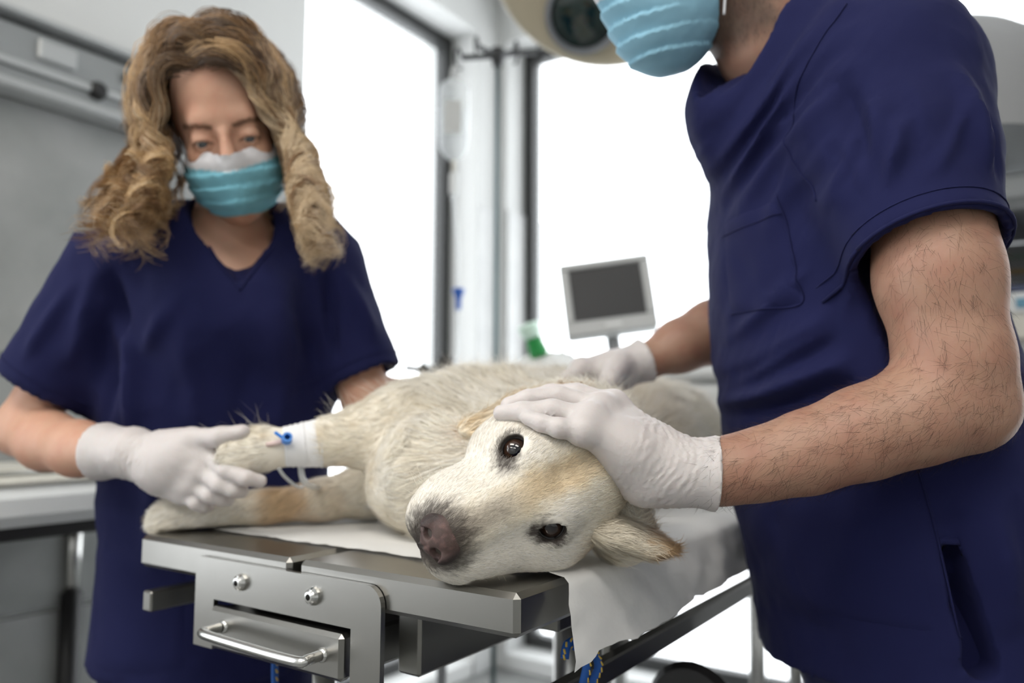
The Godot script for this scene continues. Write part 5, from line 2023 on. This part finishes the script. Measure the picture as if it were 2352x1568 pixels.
func finish_woman() -> void:
	var t := thing("person", "person with wavy blond hair, navy scrubs and mask holding the dog's bandaged paw", "person", Vector3.ZERO)
	part(t, "body", fmesh([her_body, her_head]), M.skin)
	part(t, "tunic", fmesh([her_shirt]), M.navy)
	part(t, "trousers", fmesh([her_trousers]), M.navy)
	part(t, "glove", fmesh([her_glove]), M.glove)
	part(t, "glove", fmesh([her_glove_far]), M.glove)
	var mk := part(t, "face_mask", fmesh([her_mask]), M.mask)
	for s: float in [-1.0, 1.0]:
		part(mk, "ear_loop", tube(curve([her(s * 0.060, -0.028, 0.034), her(s * 0.070, -0.012, 0.008), her(s * 0.080, 0.0, -0.02), her(s * 0.078, -0.03, -0.025), her(s * 0.062, -0.095, 0.02)], 8), 0.0016, 8), M.mask_white)
		part(t, "eye", eye_ball(0.0124, HW * Vector3(0.1, -0.5, 1.0), lin(0.33, 0.36, 0.38), lin(0.80, 0.77, 0.74), 0.5, 0.2), M.eye, her(s * 0.031, -0.002, 0.0705))
	build_her_hair(t)
	for s: float in [-1.0, 1.0]:
		var o := Vector3(0.94, 0, -0.34) * (s * 0.085)
		var hip := Vector3(-0.4749, 0.7602, -1.29)
		var st := begin(0)
		add_tube(st, [Vector3(hip.x - 0.03, 0.04, hip.z - 0.10) + o, Vector3(hip.x, 0.05, hip.z - 0.03) + o, Vector3(hip.x + 0.03, 0.042, hip.z + 0.07) + o, Vector3(hip.x + 0.05, 0.034, hip.z + 0.14) + o], [0.03, 0.046, 0.042, 0.026], 16)
		part(t, "shoe", done(st), M.white_plastic)
	seam(t, "collar_band", her_shirt, [Vector3(-0.4265, 1.3062, -1.1), Vector3(-0.3955, 1.2718, -1.08), Vector3(-0.3694, 1.239, -1.07)], 0.0014, M.navy)
	seam(t, "collar_band", her_shirt, [Vector3(-0.3411, 1.3109, -1.12), Vector3(-0.3539, 1.2738, -1.09), Vector3(-0.3694, 1.239, -1.07)], 0.0014, M.navy)
	var hc := Vector3(-0.6809, 1.1036, -1.158)
	var ha := (hc - Vector3(-0.5695, 1.2921, -1.16)).normalized()
	ring_seam(t, "sleeve_hem", her_shirt, hc - ha * 0.02, ha, 0.0009, M.navy)
	hc = Vector3(-0.2287, 1.1251, -1.24)
	ha = (hc - Vector3(-0.3106, 1.3105, -1.25)).normalized()
	ring_seam(t, "sleeve_hem", her_shirt, hc - ha * 0.02, ha, 0.0009, M.navy)
	patch(t, "lower_pocket", her_shirt, [Vector3(-0.5696, 0.8782, -1.12), Vector3(-0.4385, 0.8824, -1.1), Vector3(-0.4396, 0.7091, -1.12), Vector3(-0.5831, 0.7019, -1.14)], M.navy, 0.002)
	patch(t, "chest_pocket", her_shirt, [Vector3(-0.3184, 1.214, -1.12), Vector3(-0.2596, 1.2258, -1.16), Vector3(-0.2651, 1.0984, -1.17), Vector3(-0.3207, 1.0942, -1.13)], M.navy, 0.002)

# ---------------------------------------------------------------- equipment round the table

func turned(o: Node3D, n: Vector3, roll := 0.0) -> void:
	# the thing's +z looks along n
	o.basis = Basis.looking_at(-n.normalized(), Vector3.UP) * Basis(Vector3.BACK, roll)


func build_equipment() -> void:
	surgical_lamps()
	drip_stand()
	monitor_cart()
	wall_channel()
	side_trolley()
	machine()
	bandage()
	clamp_lever()


func surgical_lamps() -> void:
	var t := thing("surgical_lamp", "large beige surgical lamp head with dark green lenses above the table", "lamp", Vector3(0.2477, 2.2948, -1.95))
	turned(t, Vector3(-0.06, -0.55, 0.83))
	part(t, "housing", lathe([Vector2(0.0, -0.10), Vector2(0.12, -0.095), Vector2(0.24, -0.06), Vector2(0.305, -0.015), Vector2(0.322, 0.012), Vector2(0.318, 0.022), Vector2(0.30, 0.026), Vector2(0.0, 0.020)], 64, true), M.beige, Vector3.ZERO, Vector3(PI / 2, 0, 0))
	var glass := mat(Color(0.06, 0.15, 0.145), 0.12)
	glass.clearcoat_enabled = true
	glass.clearcoat = 1.0
	glass.clearcoat_roughness = 0.03
	var bezel := mat(Color(0.44, 0.45, 0.47), 0.35)
	for k in 5:
		var a := TAU * k / 5.0 - 1.93
		var c := Vector3(cos(a) * 0.195, sin(a) * 0.195, 0.02)
		var u := Node3D.new()
		u.name = "lens_unit"
		t.add_child(u, true)
		u.position = c
		part(u, "bezel", lathe([Vector2(0.090, 0.0), Vector2(0.100, 0.0), Vector2(0.103, 0.012), Vector2(0.100, 0.030), Vector2(0.091, 0.034), Vector2(0.086, 0.028), Vector2(0.086, 0.01)], 40), bezel, Vector3.ZERO, Vector3(PI / 2, 0, 0))
		part(u, "lens", lathe([Vector2(0.087, 0.012), Vector2(0.062, 0.022), Vector2(0.03, 0.028), Vector2(0.0, 0.030)], 40, true), glass, Vector3.ZERO, Vector3(PI / 2, 0, 0))
	part(t, "handle", lathe([Vector2(0.0, 0.0), Vector2(0.03, 0.0), Vector2(0.026, 0.05), Vector2(0.02, 0.09), Vector2(0.0, 0.095)], 24), M.grey_plastic, Vector3(0, 0, 0.02), Vector3(PI / 2, 0, 0))
	var top := t.transform.affine_inverse() * Vector3(t.position.x + 0.1, TOP - 0.005, t.position.z - 0.25)
	part(t, "arm", tube(curve([Vector3(0, 0.0, -0.08), Vector3(0.0, 0.12, -0.22), top * 0.55 + Vector3(0, 0.05, -0.1), top], 8), 0.024, 16), M.ivory)
	# second lamp, seen from the side against the window
	var s := thing("surgical_lamp", "grey bell shaped lamp hanging against the bright window on the right", "lamp", Vector3(0.9469, 1.6283, -1.75))
	part(s, "shade", lathe([Vector2(0.27, 0.0), Vector2(0.272, 0.05), Vector2(0.266, 0.12), Vector2(0.250, 0.185), Vector2(0.222, 0.232), Vector2(0.185, 0.262), Vector2(0.125, 0.285), Vector2(0.085, 0.305), Vector2(0.066, 0.335), Vector2(0.060, 0.40)], 48, true), M.lamp_grey)
	part(s, "underside", lathe([Vector2(0.0, 0.012), Vector2(0.26, 0.012)], 48), M.grey_plastic)
	part(s, "neck", tube([Vector3(0, 0.37, 0), Vector3(0, TOP - s.position.y - 0.002, 0)], 0.058, 24), M.lamp_grey)


func drip_stand() -> void:
	var z := 2.35
	var top := Vector3(-0.0485, 2.157, -2.35)
	var t := thing("drip_stand", "thin steel drip stand with four dark hooks in front of the window corner", "stand", Vector3(top.x, 0, top.z))
	var dark := mat(Color(0.16, 0.17, 0.18), 0.45)
	var pole := mat(Color(0.34, 0.41, 0.42), 0.3, 0.7)
	part(t, "pole", tube([Vector3(0, 0.08, 0), Vector3(0, top.y, 0)], 0.0075, 14), pole)
	part(t, "hub", lathe([Vector2(0, -0.035), Vector2(0.014, -0.035), Vector2(0.021, -0.01), Vector2(0.021, 0.02), Vector2(0, 0.024)], 16), dark, Vector3(0, top.y, 0))
	for d in [Vector3(-0.105, -0.025, 0.04), Vector3(0.12, 0.03, -0.03), Vector3(-0.06, 0.05, -0.05), Vector3(0.05, -0.03, 0.09)]:
		var e: Vector3 = d
		var o := Vector3(0, top.y, 0)
		var hk := part(t, "arm", tube(curve([o, o + e * 0.6, o + e], 4), 0.009, 10), dark)
		part(hk, "hook", tube(curve([o + e, o + e * 1.12 + Vector3(0, 0.03, 0), o + e * 1.2 + Vector3(0, 0.01, 0), o + e * 1.15 + Vector3(0, -0.03, 0), o + e * 1.0 + Vector3(0, -0.034, 0)], 5), 0.004, 8), dark)
	part(t, "collar", lathe([Vector2(0, -0.03), Vector2(0.02, -0.03), Vector2(0.024, 0.0), Vector2(0.012, 0.03), Vector2(0, 0.03)], 16), dark, Vector3(0, 1.165, 0))
	for k in 5:
		var a := TAU * k / 5.0
		part(t, "foot", tube([Vector3(0, 0.1, 0), Vector3(cos(a) * 0.15, 0.07, sin(a) * 0.15), Vector3(cos(a) * 0.2, 0.05, sin(a) * 0.2)], 0.012, 8), dark)
		part(t, "caster", lathe([Vector2(0, -0.012), Vector2(0.03, -0.012), Vector2(0.034, 0.0), Vector2(0.03, 0.012), Vector2(0, 0.012)], 16), M.black_plastic, Vector3(cos(a) * 0.2, 0.034, sin(a) * 0.2), Vector3(PI / 2, a, 0))
	# bag of clear fluid with its line
	var bp := Vector3(-0.1755, 1.9362, -2.3)
	var b := thing("infusion_bag", "clear plastic infusion bag hanging from the drip stand hook", "bag", bp)
	var clear := mat(Color(0.93, 0.95, 0.96, 0.35), 0.1)
	clear.transparency = BaseMaterial3D.TRANSPARENCY_ALPHA
	var st := begin(0)
	var rows := [[0.128, 0.012, 0.003], [0.115, 0.036, 0.006], [0.10, 0.043, 0.012], [0.04, 0.045, 0.022], [-0.04, 0.044, 0.024], [-0.09, 0.040, 0.02], [-0.112, 0.026, 0.012], [-0.125, 0.012, 0.006]]
	var rg := []
	for q in rows:
		var ring := []
		for k in 20:
			var a := TAU * k / 20.0
			ring.append(Vector3(cos(a) * q[1], q[0], sin(a) * q[2]))
		rg.append(ring)
	for i in rg.size() - 1:
		for k in 20:
			var k2 := (k + 1) % 20
			quad(st, rg[i][k], rg[i][k2], rg[i + 1][k2], rg[i + 1][k])
	part(b, "pouch", done(st), clear)
	var lab := mat(Color(0.80, 0.81, 0.81), 0.6)
	part(b, "print", box(Vector3(0.05, 0.10, 0.001), 0.0004), lab, Vector3(-0.002, 0.0, 0.0245))
	part(b, "loop", tube(curve([Vector3(-0.012, 0.12, 0), Vector3(-0.006, 0.16, 0), Vector3(0.006, 0.16, 0), Vector3(0.012, 0.12, 0)], 5), 0.003, 8), M.white_plastic)
	part(b, "port", tube([Vector3(0, -0.12, 0), Vector3(0, -0.165, 0)], 0.006, 10), M.ivory)
	var lnp := thing("infusion_line", "thin clear drip tube with a white chamber and blue roller clamp", "tube", Vector3.ZERO)
	var p0 := bp + Vector3(0, -0.160, 0)
	part(lnp, "drip_chamber", lathe([Vector2(0, -0.075), Vector2(0.008, -0.07), Vector2(0.012, -0.06), Vector2(0.012, -0.005), Vector2(0.007, 0.0), Vector2(0, 0.004)], 18), M.white_plastic, p0)
	part(lnp, "hose", tube(curve([p0 + Vector3(0, -0.07, 0), Vector3(-0.1622, 1.5622, -2.3), Vector3(-0.1566, 1.395, -2.3), Vector3(-0.1549, 1.2536, -2.28), Vector3(-0.1552, 1.1245, -2.1), Vector3(-0.1688, 0.9912, -1.6), Vector3(-0.2067, 0.9578, -1.3), Vector3(-0.2488, 0.9658, -1.14), Vector3(-0.2586, 0.9815, -1.02), Vector3(-0.2622, 1.0057, -1)], 10), 0.004, 8), M.tube_clear)
	var blue := mat(Color(0.13, 0.36, 0.72), 0.4)
	part(lnp, "roller_clamp", lathe([Vector2(0.0, -0.032), Vector2(0.008, -0.032), Vector2(0.009, 0.0), Vector2(0.018, 0.022), Vector2(0.018, 0.03), Vector2(0.0, 0.03)], 14), blue, Vector3(-0.1566, 1.4001, -2.3))


func monitor_cart() -> void:
	# white equipment cart behind the dog
	var w := 0.76
	var z0 := room_of(Vector3(0.2237, 1.2006, -2))
	var t := thing("equipment_cart", "white equipment cart with rounded top standing behind the dog", "cart", room(z0.x, 0, z0.z - 0.22), PHI)
	part(t, "cabinet", box(Vector3(w, 0.26, 0.42), 0.02), M.white_plastic, Vector3(0.03, 1.02, 0))
	part(t, "worktop", box(Vector3(w + 0.06, 0.035, 0.46), 0.012), M.white_plastic, Vector3(0.03, 1.168, 0))
	for y in [0.98, 1.10]:
		var d := part(t, "drawer", box(Vector3(w - 0.06, 0.105, 0.02), 0.008), M.white_plastic, Vector3(0.03, y - 0.02, 0.212))
		part(d, "handle", tube([Vector3(-0.09, 0.04, 0.02), Vector3(0.09, 0.04, 0.02)], 0.007, 8), M.grey_plastic)
	for x in [-0.14, 0.36]:
		part(t, "leg", tube([Vector3(x, 0.07, 0.16), Vector3(x, 0.90, 0.16)], 0.018, 12), M.steel_bright)
		part(t, "caster", lathe([Vector2(0, -0.015), Vector2(0.03, -0.015), Vector2(0.036, 0.0), Vector2(0.03, 0.015), Vector2(0, 0.015)], 18), M.black_plastic, Vector3(x, 0.037, 0.16), Vector3(PI / 2, 0, 0))
		part(t, "leg", tube([Vector3(x, 0.07, -0.16), Vector3(x, 0.90, -0.16)], 0.018, 12), M.steel_bright)
		part(t, "caster", lathe([Vector2(0, -0.015), Vector2(0.03, -0.015), Vector2(0.036, 0.0), Vector2(0.03, 0.015), Vector2(0, 0.015)], 18), M.black_plastic, Vector3(x, 0.037, -0.16), Vector3(PI / 2, 0, 0))
	var m := thing("patient_monitor", "small white framed monitor with a dark blank screen tilted on the cart", "monitor", Vector3(0.2421, 1.3664, -2))
	turned(m, Vector3(-0.12, 0.16, 1.0), 0.125)
	var bez := begin()
	var ow := 0.228
	var oh := 0.193
	add_slab(bez, round_rect(ow, oh, 0.008), 0.04, Transform3D(Basis.IDENTITY, Vector3(0, 0, -0.022)))
	part(m, "back_shell", done(bez), M.white_plastic)
	var fr := begin()
	add_box(fr, Vector3(0, oh * 0.5 - 0.009, 0.004), Vector3(ow, 0.018, 0.014), 0.004)
	add_box(fr, Vector3(0, -oh * 0.5 + 0.019, 0.004), Vector3(ow, 0.038, 0.014), 0.004)
	add_box(fr, Vector3(-ow * 0.5 + 0.0115, 0.01, 0.004), Vector3(0.023, oh - 0.056, 0.014), 0.004)
	add_box(fr, Vector3(ow * 0.5 - 0.0115, 0.01, 0.004), Vector3(0.023, oh - 0.056, 0.014), 0.004)
	part(m, "bezel", done(fr), M.monitor_grey)
	part(m, "screen", box(Vector3(ow - 0.044, oh - 0.054, 0.004), 0.001), M.screen, Vector3(0, 0.010, 0.001))
	part(m, "name_plate", box(Vector3(0.04, 0.008, 0.001), 0.0003), M.white_plastic, Vector3(0.005, -oh * 0.5 + 0.02, 0.0115))
	var foot := m.transform.affine_inverse() * Vector3(m.position.x + 0.03, 1.187, m.position.z - 0.06)
	part(m, "stand", tube([Vector3(0, -0.05, -0.04), foot.lerp(Vector3(0, -0.05, -0.04), 0.2), foot], [0.018, 0.018, 0.05], 16), M.grey_plastic)
	# green capped bottle lying on a white cloth
	var gb := thing("bottle", "small pale bottle with a green cap lying on the white cart", "bottle", Vector3(0.058, 1.2654, -2.2))
	gb.scale = Vector3.ONE * 1.1
	gb.rotation = Vector3(0, 0.5, 0.45)
	part(gb, "cap", lathe([Vector2(0, -0.03), Vector2(0.022, -0.03), Vector2(0.025, -0.02), Vector2(0.020, 0.018), Vector2(0, 0.02)], 20), mat(Color(0.10, 0.52, 0.24), 0.45), Vector3(0.004, -0.008, 0))
	part(gb, "body", lathe([Vector2(0, 0.018), Vector2(0.018, 0.02), Vector2(0.026, 0.03), Vector2(0.027, 0.055), Vector2(0, 0.06)], 20), mat(Color(0.78, 0.88, 0.82), 0.4), Vector3(0.004, -0.008, 0))
	var cl := thing("cloth", "crumpled white cloth heaped on the cart behind the dog", "cloth", room(-1.165, 1.1865, -1.93))
	var st := begin(0)
	var g := []
	for i in 25:
		var row := []
		for j in 25:
			var u := (i / 24.0 - 0.5) * 2.0
			var v := (j / 24.0 - 0.5) * 2.0
			var e := maxf(0.0, 1.0 - u * u) * maxf(0.0, 1.0 - v * v)
			row.append(Vector3(u * 0.13, 0.002 + e * (0.05 + 0.025 * coat_noise.get_noise_2d(u * 2.5, v * 2.5)), v * 0.11))
		g.append(row)
	for i in 24:
		for j in 24:
			quad(st, g[i][j], g[i + 1][j], g[i + 1][j + 1], g[i][j + 1])
	part(cl, "sheet", done(st), M.paper)


func room_of(p: Vector3) -> Vector3:
	return p.rotated(Vector3.UP, -PHI)


func wall_channel() -> void:
	# aluminium supply channel along the left wall with sockets and knobs
	var t := thing("supply_channel", "aluminium supply channel with dark sockets along the grey wall behind the blond person", "wall unit", room(LEFT + 0.012, 1.90, 0.0), PHI)
	var alu := mat(Color(0.60, 0.61, 0.61), 0.35, 0.6)
	var alu2 := mat(Color(0.70, 0.71, 0.71), 0.4, 0.4)
	part(t, "back_panel", box(Vector3(0.05, 0.15, 2.6), 0.004), alu, Vector3(0.025, 0, 0.0))
	part(t, "top_lip", box(Vector3(0.075, 0.016, 2.6), 0.004), alu2, Vector3(0.0375, 0.083, 0.0))
	part(t, "bottom_lip", box(Vector3(0.072, 0.026, 2.6), 0.008), alu2, Vector3(0.036, -0.087, 0.0))
	part(t, "dark_groove", box(Vector3(0.006, 0.01, 2.58), 0.002), M.black_plastic, Vector3(0.051, 0.062, 0.0))
	part(t, "slide_rail", box(Vector3(0.014, 0.02, 2.58), 0.004), alu2, Vector3(0.056, -0.035, 0.0))
	for q in [[-0.62, 0.01, 0.016], [-1.02, -0.035, 0.02], [-1.10, 0.025, 0.014], [-1.16, 0.0, 0.018], [-1.15, -0.06, 0.018], [-0.3, 0.02, 0.015]]:
		part(t, "socket", lathe([Vector2(0, 0.0), Vector2(q[2] * 1.2, 0.0), Vector2(q[2] * 1.1, 0.012), Vector2(q[2] * 0.7, 0.022), Vector2(0, 0.022)], 16), M.black_plastic, Vector3(0.05, q[1], q[0]), Vector3(0, 0, -PI / 2))
	for q in [[-0.70, 0.03], [-0.92, 0.04]]:
		part(t, "outlet_plate", box(Vector3(0.012, 0.05, 0.09), 0.004), alu2, Vector3(0.054, q[1] - 0.02, q[0]))


func side_trolley() -> void:
	var c := room_of(Vector3(-0.9648, 0.8994, -1.62))
	var t := thing("instrument_trolley", "white tray trolley on a steel leg behind the blond person by the wall", "trolley", room(c.x, 0, c.z), PHI)
	part(t, "tray", box(Vector3(0.52, 0.075, 0.62), 0.022), M.white_plastic, Vector3(-0.08, 0.90, -0.02))
	part(t, "top_mat", box(Vector3(0.50, 0.012, 0.60), 0.005), M.ivory, Vector3(-0.08, 0.943, -0.02))
	part(t, "under_frame", box(Vector3(0.44, 0.03, 0.50), 0.005), M.black_plastic, Vector3(-0.08, 0.85, -0.02))
	part(t, "clip", box(Vector3(0.05, 0.07, 0.03), 0.006), M.black_plastic, Vector3(-0.14, 0.82, 0.24))
	for q in [[0.02, 0.2], [-0.28, 0.2], [0.02, -0.24], [-0.28, -0.24]]:
		part(t, "leg", tube([Vector3(q[0], 0.62, q[1]), Vector3(q[0], 0.85, q[1])], 0.018, 18), M.steel_bright)
		part(t, "lower_leg", tube([Vector3(q[0], 0.05, q[1]), Vector3(q[0], 0.635, q[1])], 0.025, 18), M.black_plastic)
		part(t, "caster", lathe([Vector2(0, -0.012), Vector2(0.03, -0.012), Vector2(0.034, 0.0), Vector2(0.03, 0.012), Vector2(0, 0.012)], 16), M.black_plastic, Vector3(q[0], 0.035, q[1]), Vector3(PI / 2, 0, 0))
	part(t, "knob", lathe([Vector2(0, 0.0), Vector2(0.014, 0.0), Vector2(0.008, 0.03), Vector2(0.022, 0.045), Vector2(0.024, 0.06), Vector2(0, 0.064)], 16), M.black_plastic, Vector3(0.04, 0.57, 0.2), Vector3(0, 0, -PI / 2))
	var sh := thing("paper_stack", "flat white folded papers lying on the tray trolley", "paper", room(c.x - 0.02, 0.955, c.z + 0.1), PHI)
	part(sh, "sheet", box(Vector3(0.21, 0.006, 0.28), 0.002), M.white_plastic)
	part(sh, "sheet", box(Vector3(0.20, 0.005, 0.27), 0.002), M.ivory, Vector3(0.01, 0.0055, 0.01), Vector3(0, 0.1, 0))


func machine() -> void:
	var c := room_of(Vector3(1.184, 1.4076, -1.72))
	var t := thing("anaesthesia_machine", "pale anaesthesia machine with a dark shelf recess behind the right person's arm", "machine", room(c.x, 0, c.z), PHI)
	part(t, "top_plate", box(Vector3(0.62, 0.055, 0.46), 0.014), M.white_plastic, Vector3(0, 1.585, -0.2))
	part(t, "cornice", box(Vector3(0.60, 0.03, 0.44), 0.006), M.grey_plastic, Vector3(0, 1.543, -0.2))
	part(t, "back_board", box(Vector3(0.58, 0.17, 0.02), 0.004), M.grey_plastic, Vector3(0, 1.44, -0.40))
	for x in [-0.28, 0.28]:
		part(t, "upright", box(Vector3(0.03, 0.17, 0.41), 0.004), M.grey_plastic, Vector3(x, 1.44, -0.2))
	part(t, "shelf", box(Vector3(0.58, 0.018, 0.40), 0.004), mat(Color(0.25, 0.29, 0.40), 0.5), Vector3(0, 1.352, -0.19))
	part(t, "control_panel", box(Vector3(0.58, 0.05, 0.42), 0.006), M.white_plastic, Vector3(0, 1.318, -0.19))
	var teal := mat(Color(0.40, 0.60, 0.70), 0.5)
	for k in 9:
		part(t, "button", box(Vector3(0.026, 0.022, 0.006), 0.002), teal, Vector3(-0.24 + k * 0.06, 1.318, 0.022))
	part(t, "panel_band", box(Vector3(0.60, 0.06, 0.44), 0.01), M.ivory, Vector3(0, 1.262, -0.19))
	part(t, "drawer", box(Vector3(0.58, 0.065, 0.43), 0.008), M.grey_plastic, Vector3(0, 1.199, -0.19))
	part(t, "cabinet", box(Vector3(0.56, 1.05, 0.42), 0.01), M.black_plastic, Vector3(0, 0.64, -0.20))
	part(t, "plinth", box(Vector3(0.6, 0.11, 0.46), 0.01), M.grey_plastic, Vector3(0, 0.056, -0.2))
	part(t, "pipe", tube([Vector3(-0.17, 1.362, -0.02), Vector3(-0.17, 1.528, -0.02)], 0.007, 10), mat(Color(0.30, 0.34, 0.55), 0.4))
	for k in 3:
		part(t, "label_strip", box(Vector3(0.10, 0.014, 0.006), 0.002), [mat(Color(0.55, 0.62, 0.57), 0.5), mat(Color(0.70, 0.60, 0.40), 0.5), M.white_plastic][k], Vector3(-0.09 - 0.01 * k, 1.49 - k * 0.04, -0.384))


func bandage() -> void:
	# white tape round the held fore leg with the blue catheter hub
	var t := thing("leg_bandage", "white tape bandage round the dog's raised foreleg", "bandage", Vector3.ZERO)
	var a := Vector3(-0.2821, 1.0295, -0.995)
	var b := Vector3(-0.2405, 1.034, -1.008)
	var st := begin(0)
	var pts := []
	var rad := []
	for k in 15:
		var s := k / 14.0
		pts.append(a.lerp(b, s))
		rad.append(lerpf(0.0248, 0.0305, s) + 0.0007 * sin(s * 40.0))
	add_tube(st, pts, rad, 40)
	part(t, "tape", done(st), M.tape)
	part(t, "tape_edge", tube(ring_about(b, (b - a).normalized(), 0.0306), 0.0009, 6), M.tape)
	part(t, "tape_edge", tube(ring_about(a.lerp(b, 0.55), (b - a).normalized(), 0.0282), 0.0008, 6), M.tape)
	var h := thing("catheter", "small bright blue catheter port taped on the dog's foreleg", "catheter", Vector3(-0.2726, 1.0391, -0.966))
	var blue := mat(Color(0.16, 0.50, 0.85), 0.35)
	part(h, "hub", lathe([Vector2(0.0035, 0.004), Vector2(0.0035, 0.012), Vector2(0.006, 0.012), Vector2(0.0065, 0.0), Vector2(0, 0.0)], 18), blue, Vector3(0.002, 0.0, 0.0), Vector3(1.2, 0, -0.3))
	part(h, "wing", box(Vector3(0.016, 0.004, 0.004), 0.0015), blue, Vector3(-0.006, 0.005, 0.002), Vector3(0, 0, -0.6))
	part(h, "cannula", tube([Vector3(-0.004, -0.002, 0.0), Vector3(-0.022, -0.006, 0.0)], 0.0032, 10), mat(Color(0.85, 0.76, 0.74), 0.4))
	part(h, "loop_tube", tube(curve([Vector3(-0.2849, 1.004, -0.985) - Vector3(-0.2737, 1.039, -0.97), Vector3(-0.2808, 0.9922, -1) - Vector3(-0.2737, 1.039, -0.97), Vector3(-0.275, 0.9788, -1.03) - Vector3(-0.2737, 1.039, -0.97), Vector3(-0.2718, 0.9753, -1.05) - Vector3(-0.2737, 1.039, -0.97)], 6), 0.0022, 8), M.tube_clear)


func ring_about(c: Vector3, ax: Vector3, r: float) -> Array:
	var x := ax.cross(Vector3.UP).normalized()
	var y := ax.cross(x)
	var o := []
	for k in 33:
		var a := TAU * k / 32.0
		o.append(c + (x * cos(a) + y * sin(a)) * r)
	return o


func clamp_lever() -> void:
	var t := thing("pole_clamp", "black clamp with a lever and knob beyond the dog's shoulder", "clamp", Vector3(-0.2054, 1.1734, -1.9))
	part(t, "lever", tube(curve([Vector3(-0.05, 0.004, 0), Vector3(-0.01, 0.0, 0), Vector3(0.02, 0.0, 0), Vector3(0.045, 0.002, 0)], 4), 0.007, 10), M.black_plastic)
	part(t, "knuckle", lathe([Vector2(0, -0.014), Vector2(0.012, -0.01), Vector2(0.014, 0.004), Vector2(0.006, 0.014), Vector2(0, 0.014)], 14), M.black_plastic, Vector3(-0.006, 0, 0))
	part(t, "body", box(Vector3(0.035, 0.05, 0.035), 0.008), M.black_plastic, Vector3(0.046, 0.008, -0.01))
	part(t, "post", tube([Vector3(0.046, -0.01, -0.01), Vector3(0.046, -t.position.y + 0.02, -0.01)], 0.012, 12), M.grey_plastic)
	part(t, "screw", tube([Vector3(-0.006, -0.008, 0), Vector3(-0.006, -0.035, 0)], 0.004, 8), M.grey_plastic)
	part(t, "foot", lathe([Vector2(0, 0), Vector2(0.16, 0), Vector2(0.15, 0.02), Vector2(0.02, 0.035), Vector2(0, 0.035)], 24), M.grey_plastic, Vector3(0.046, -t.position.y, -0.01))
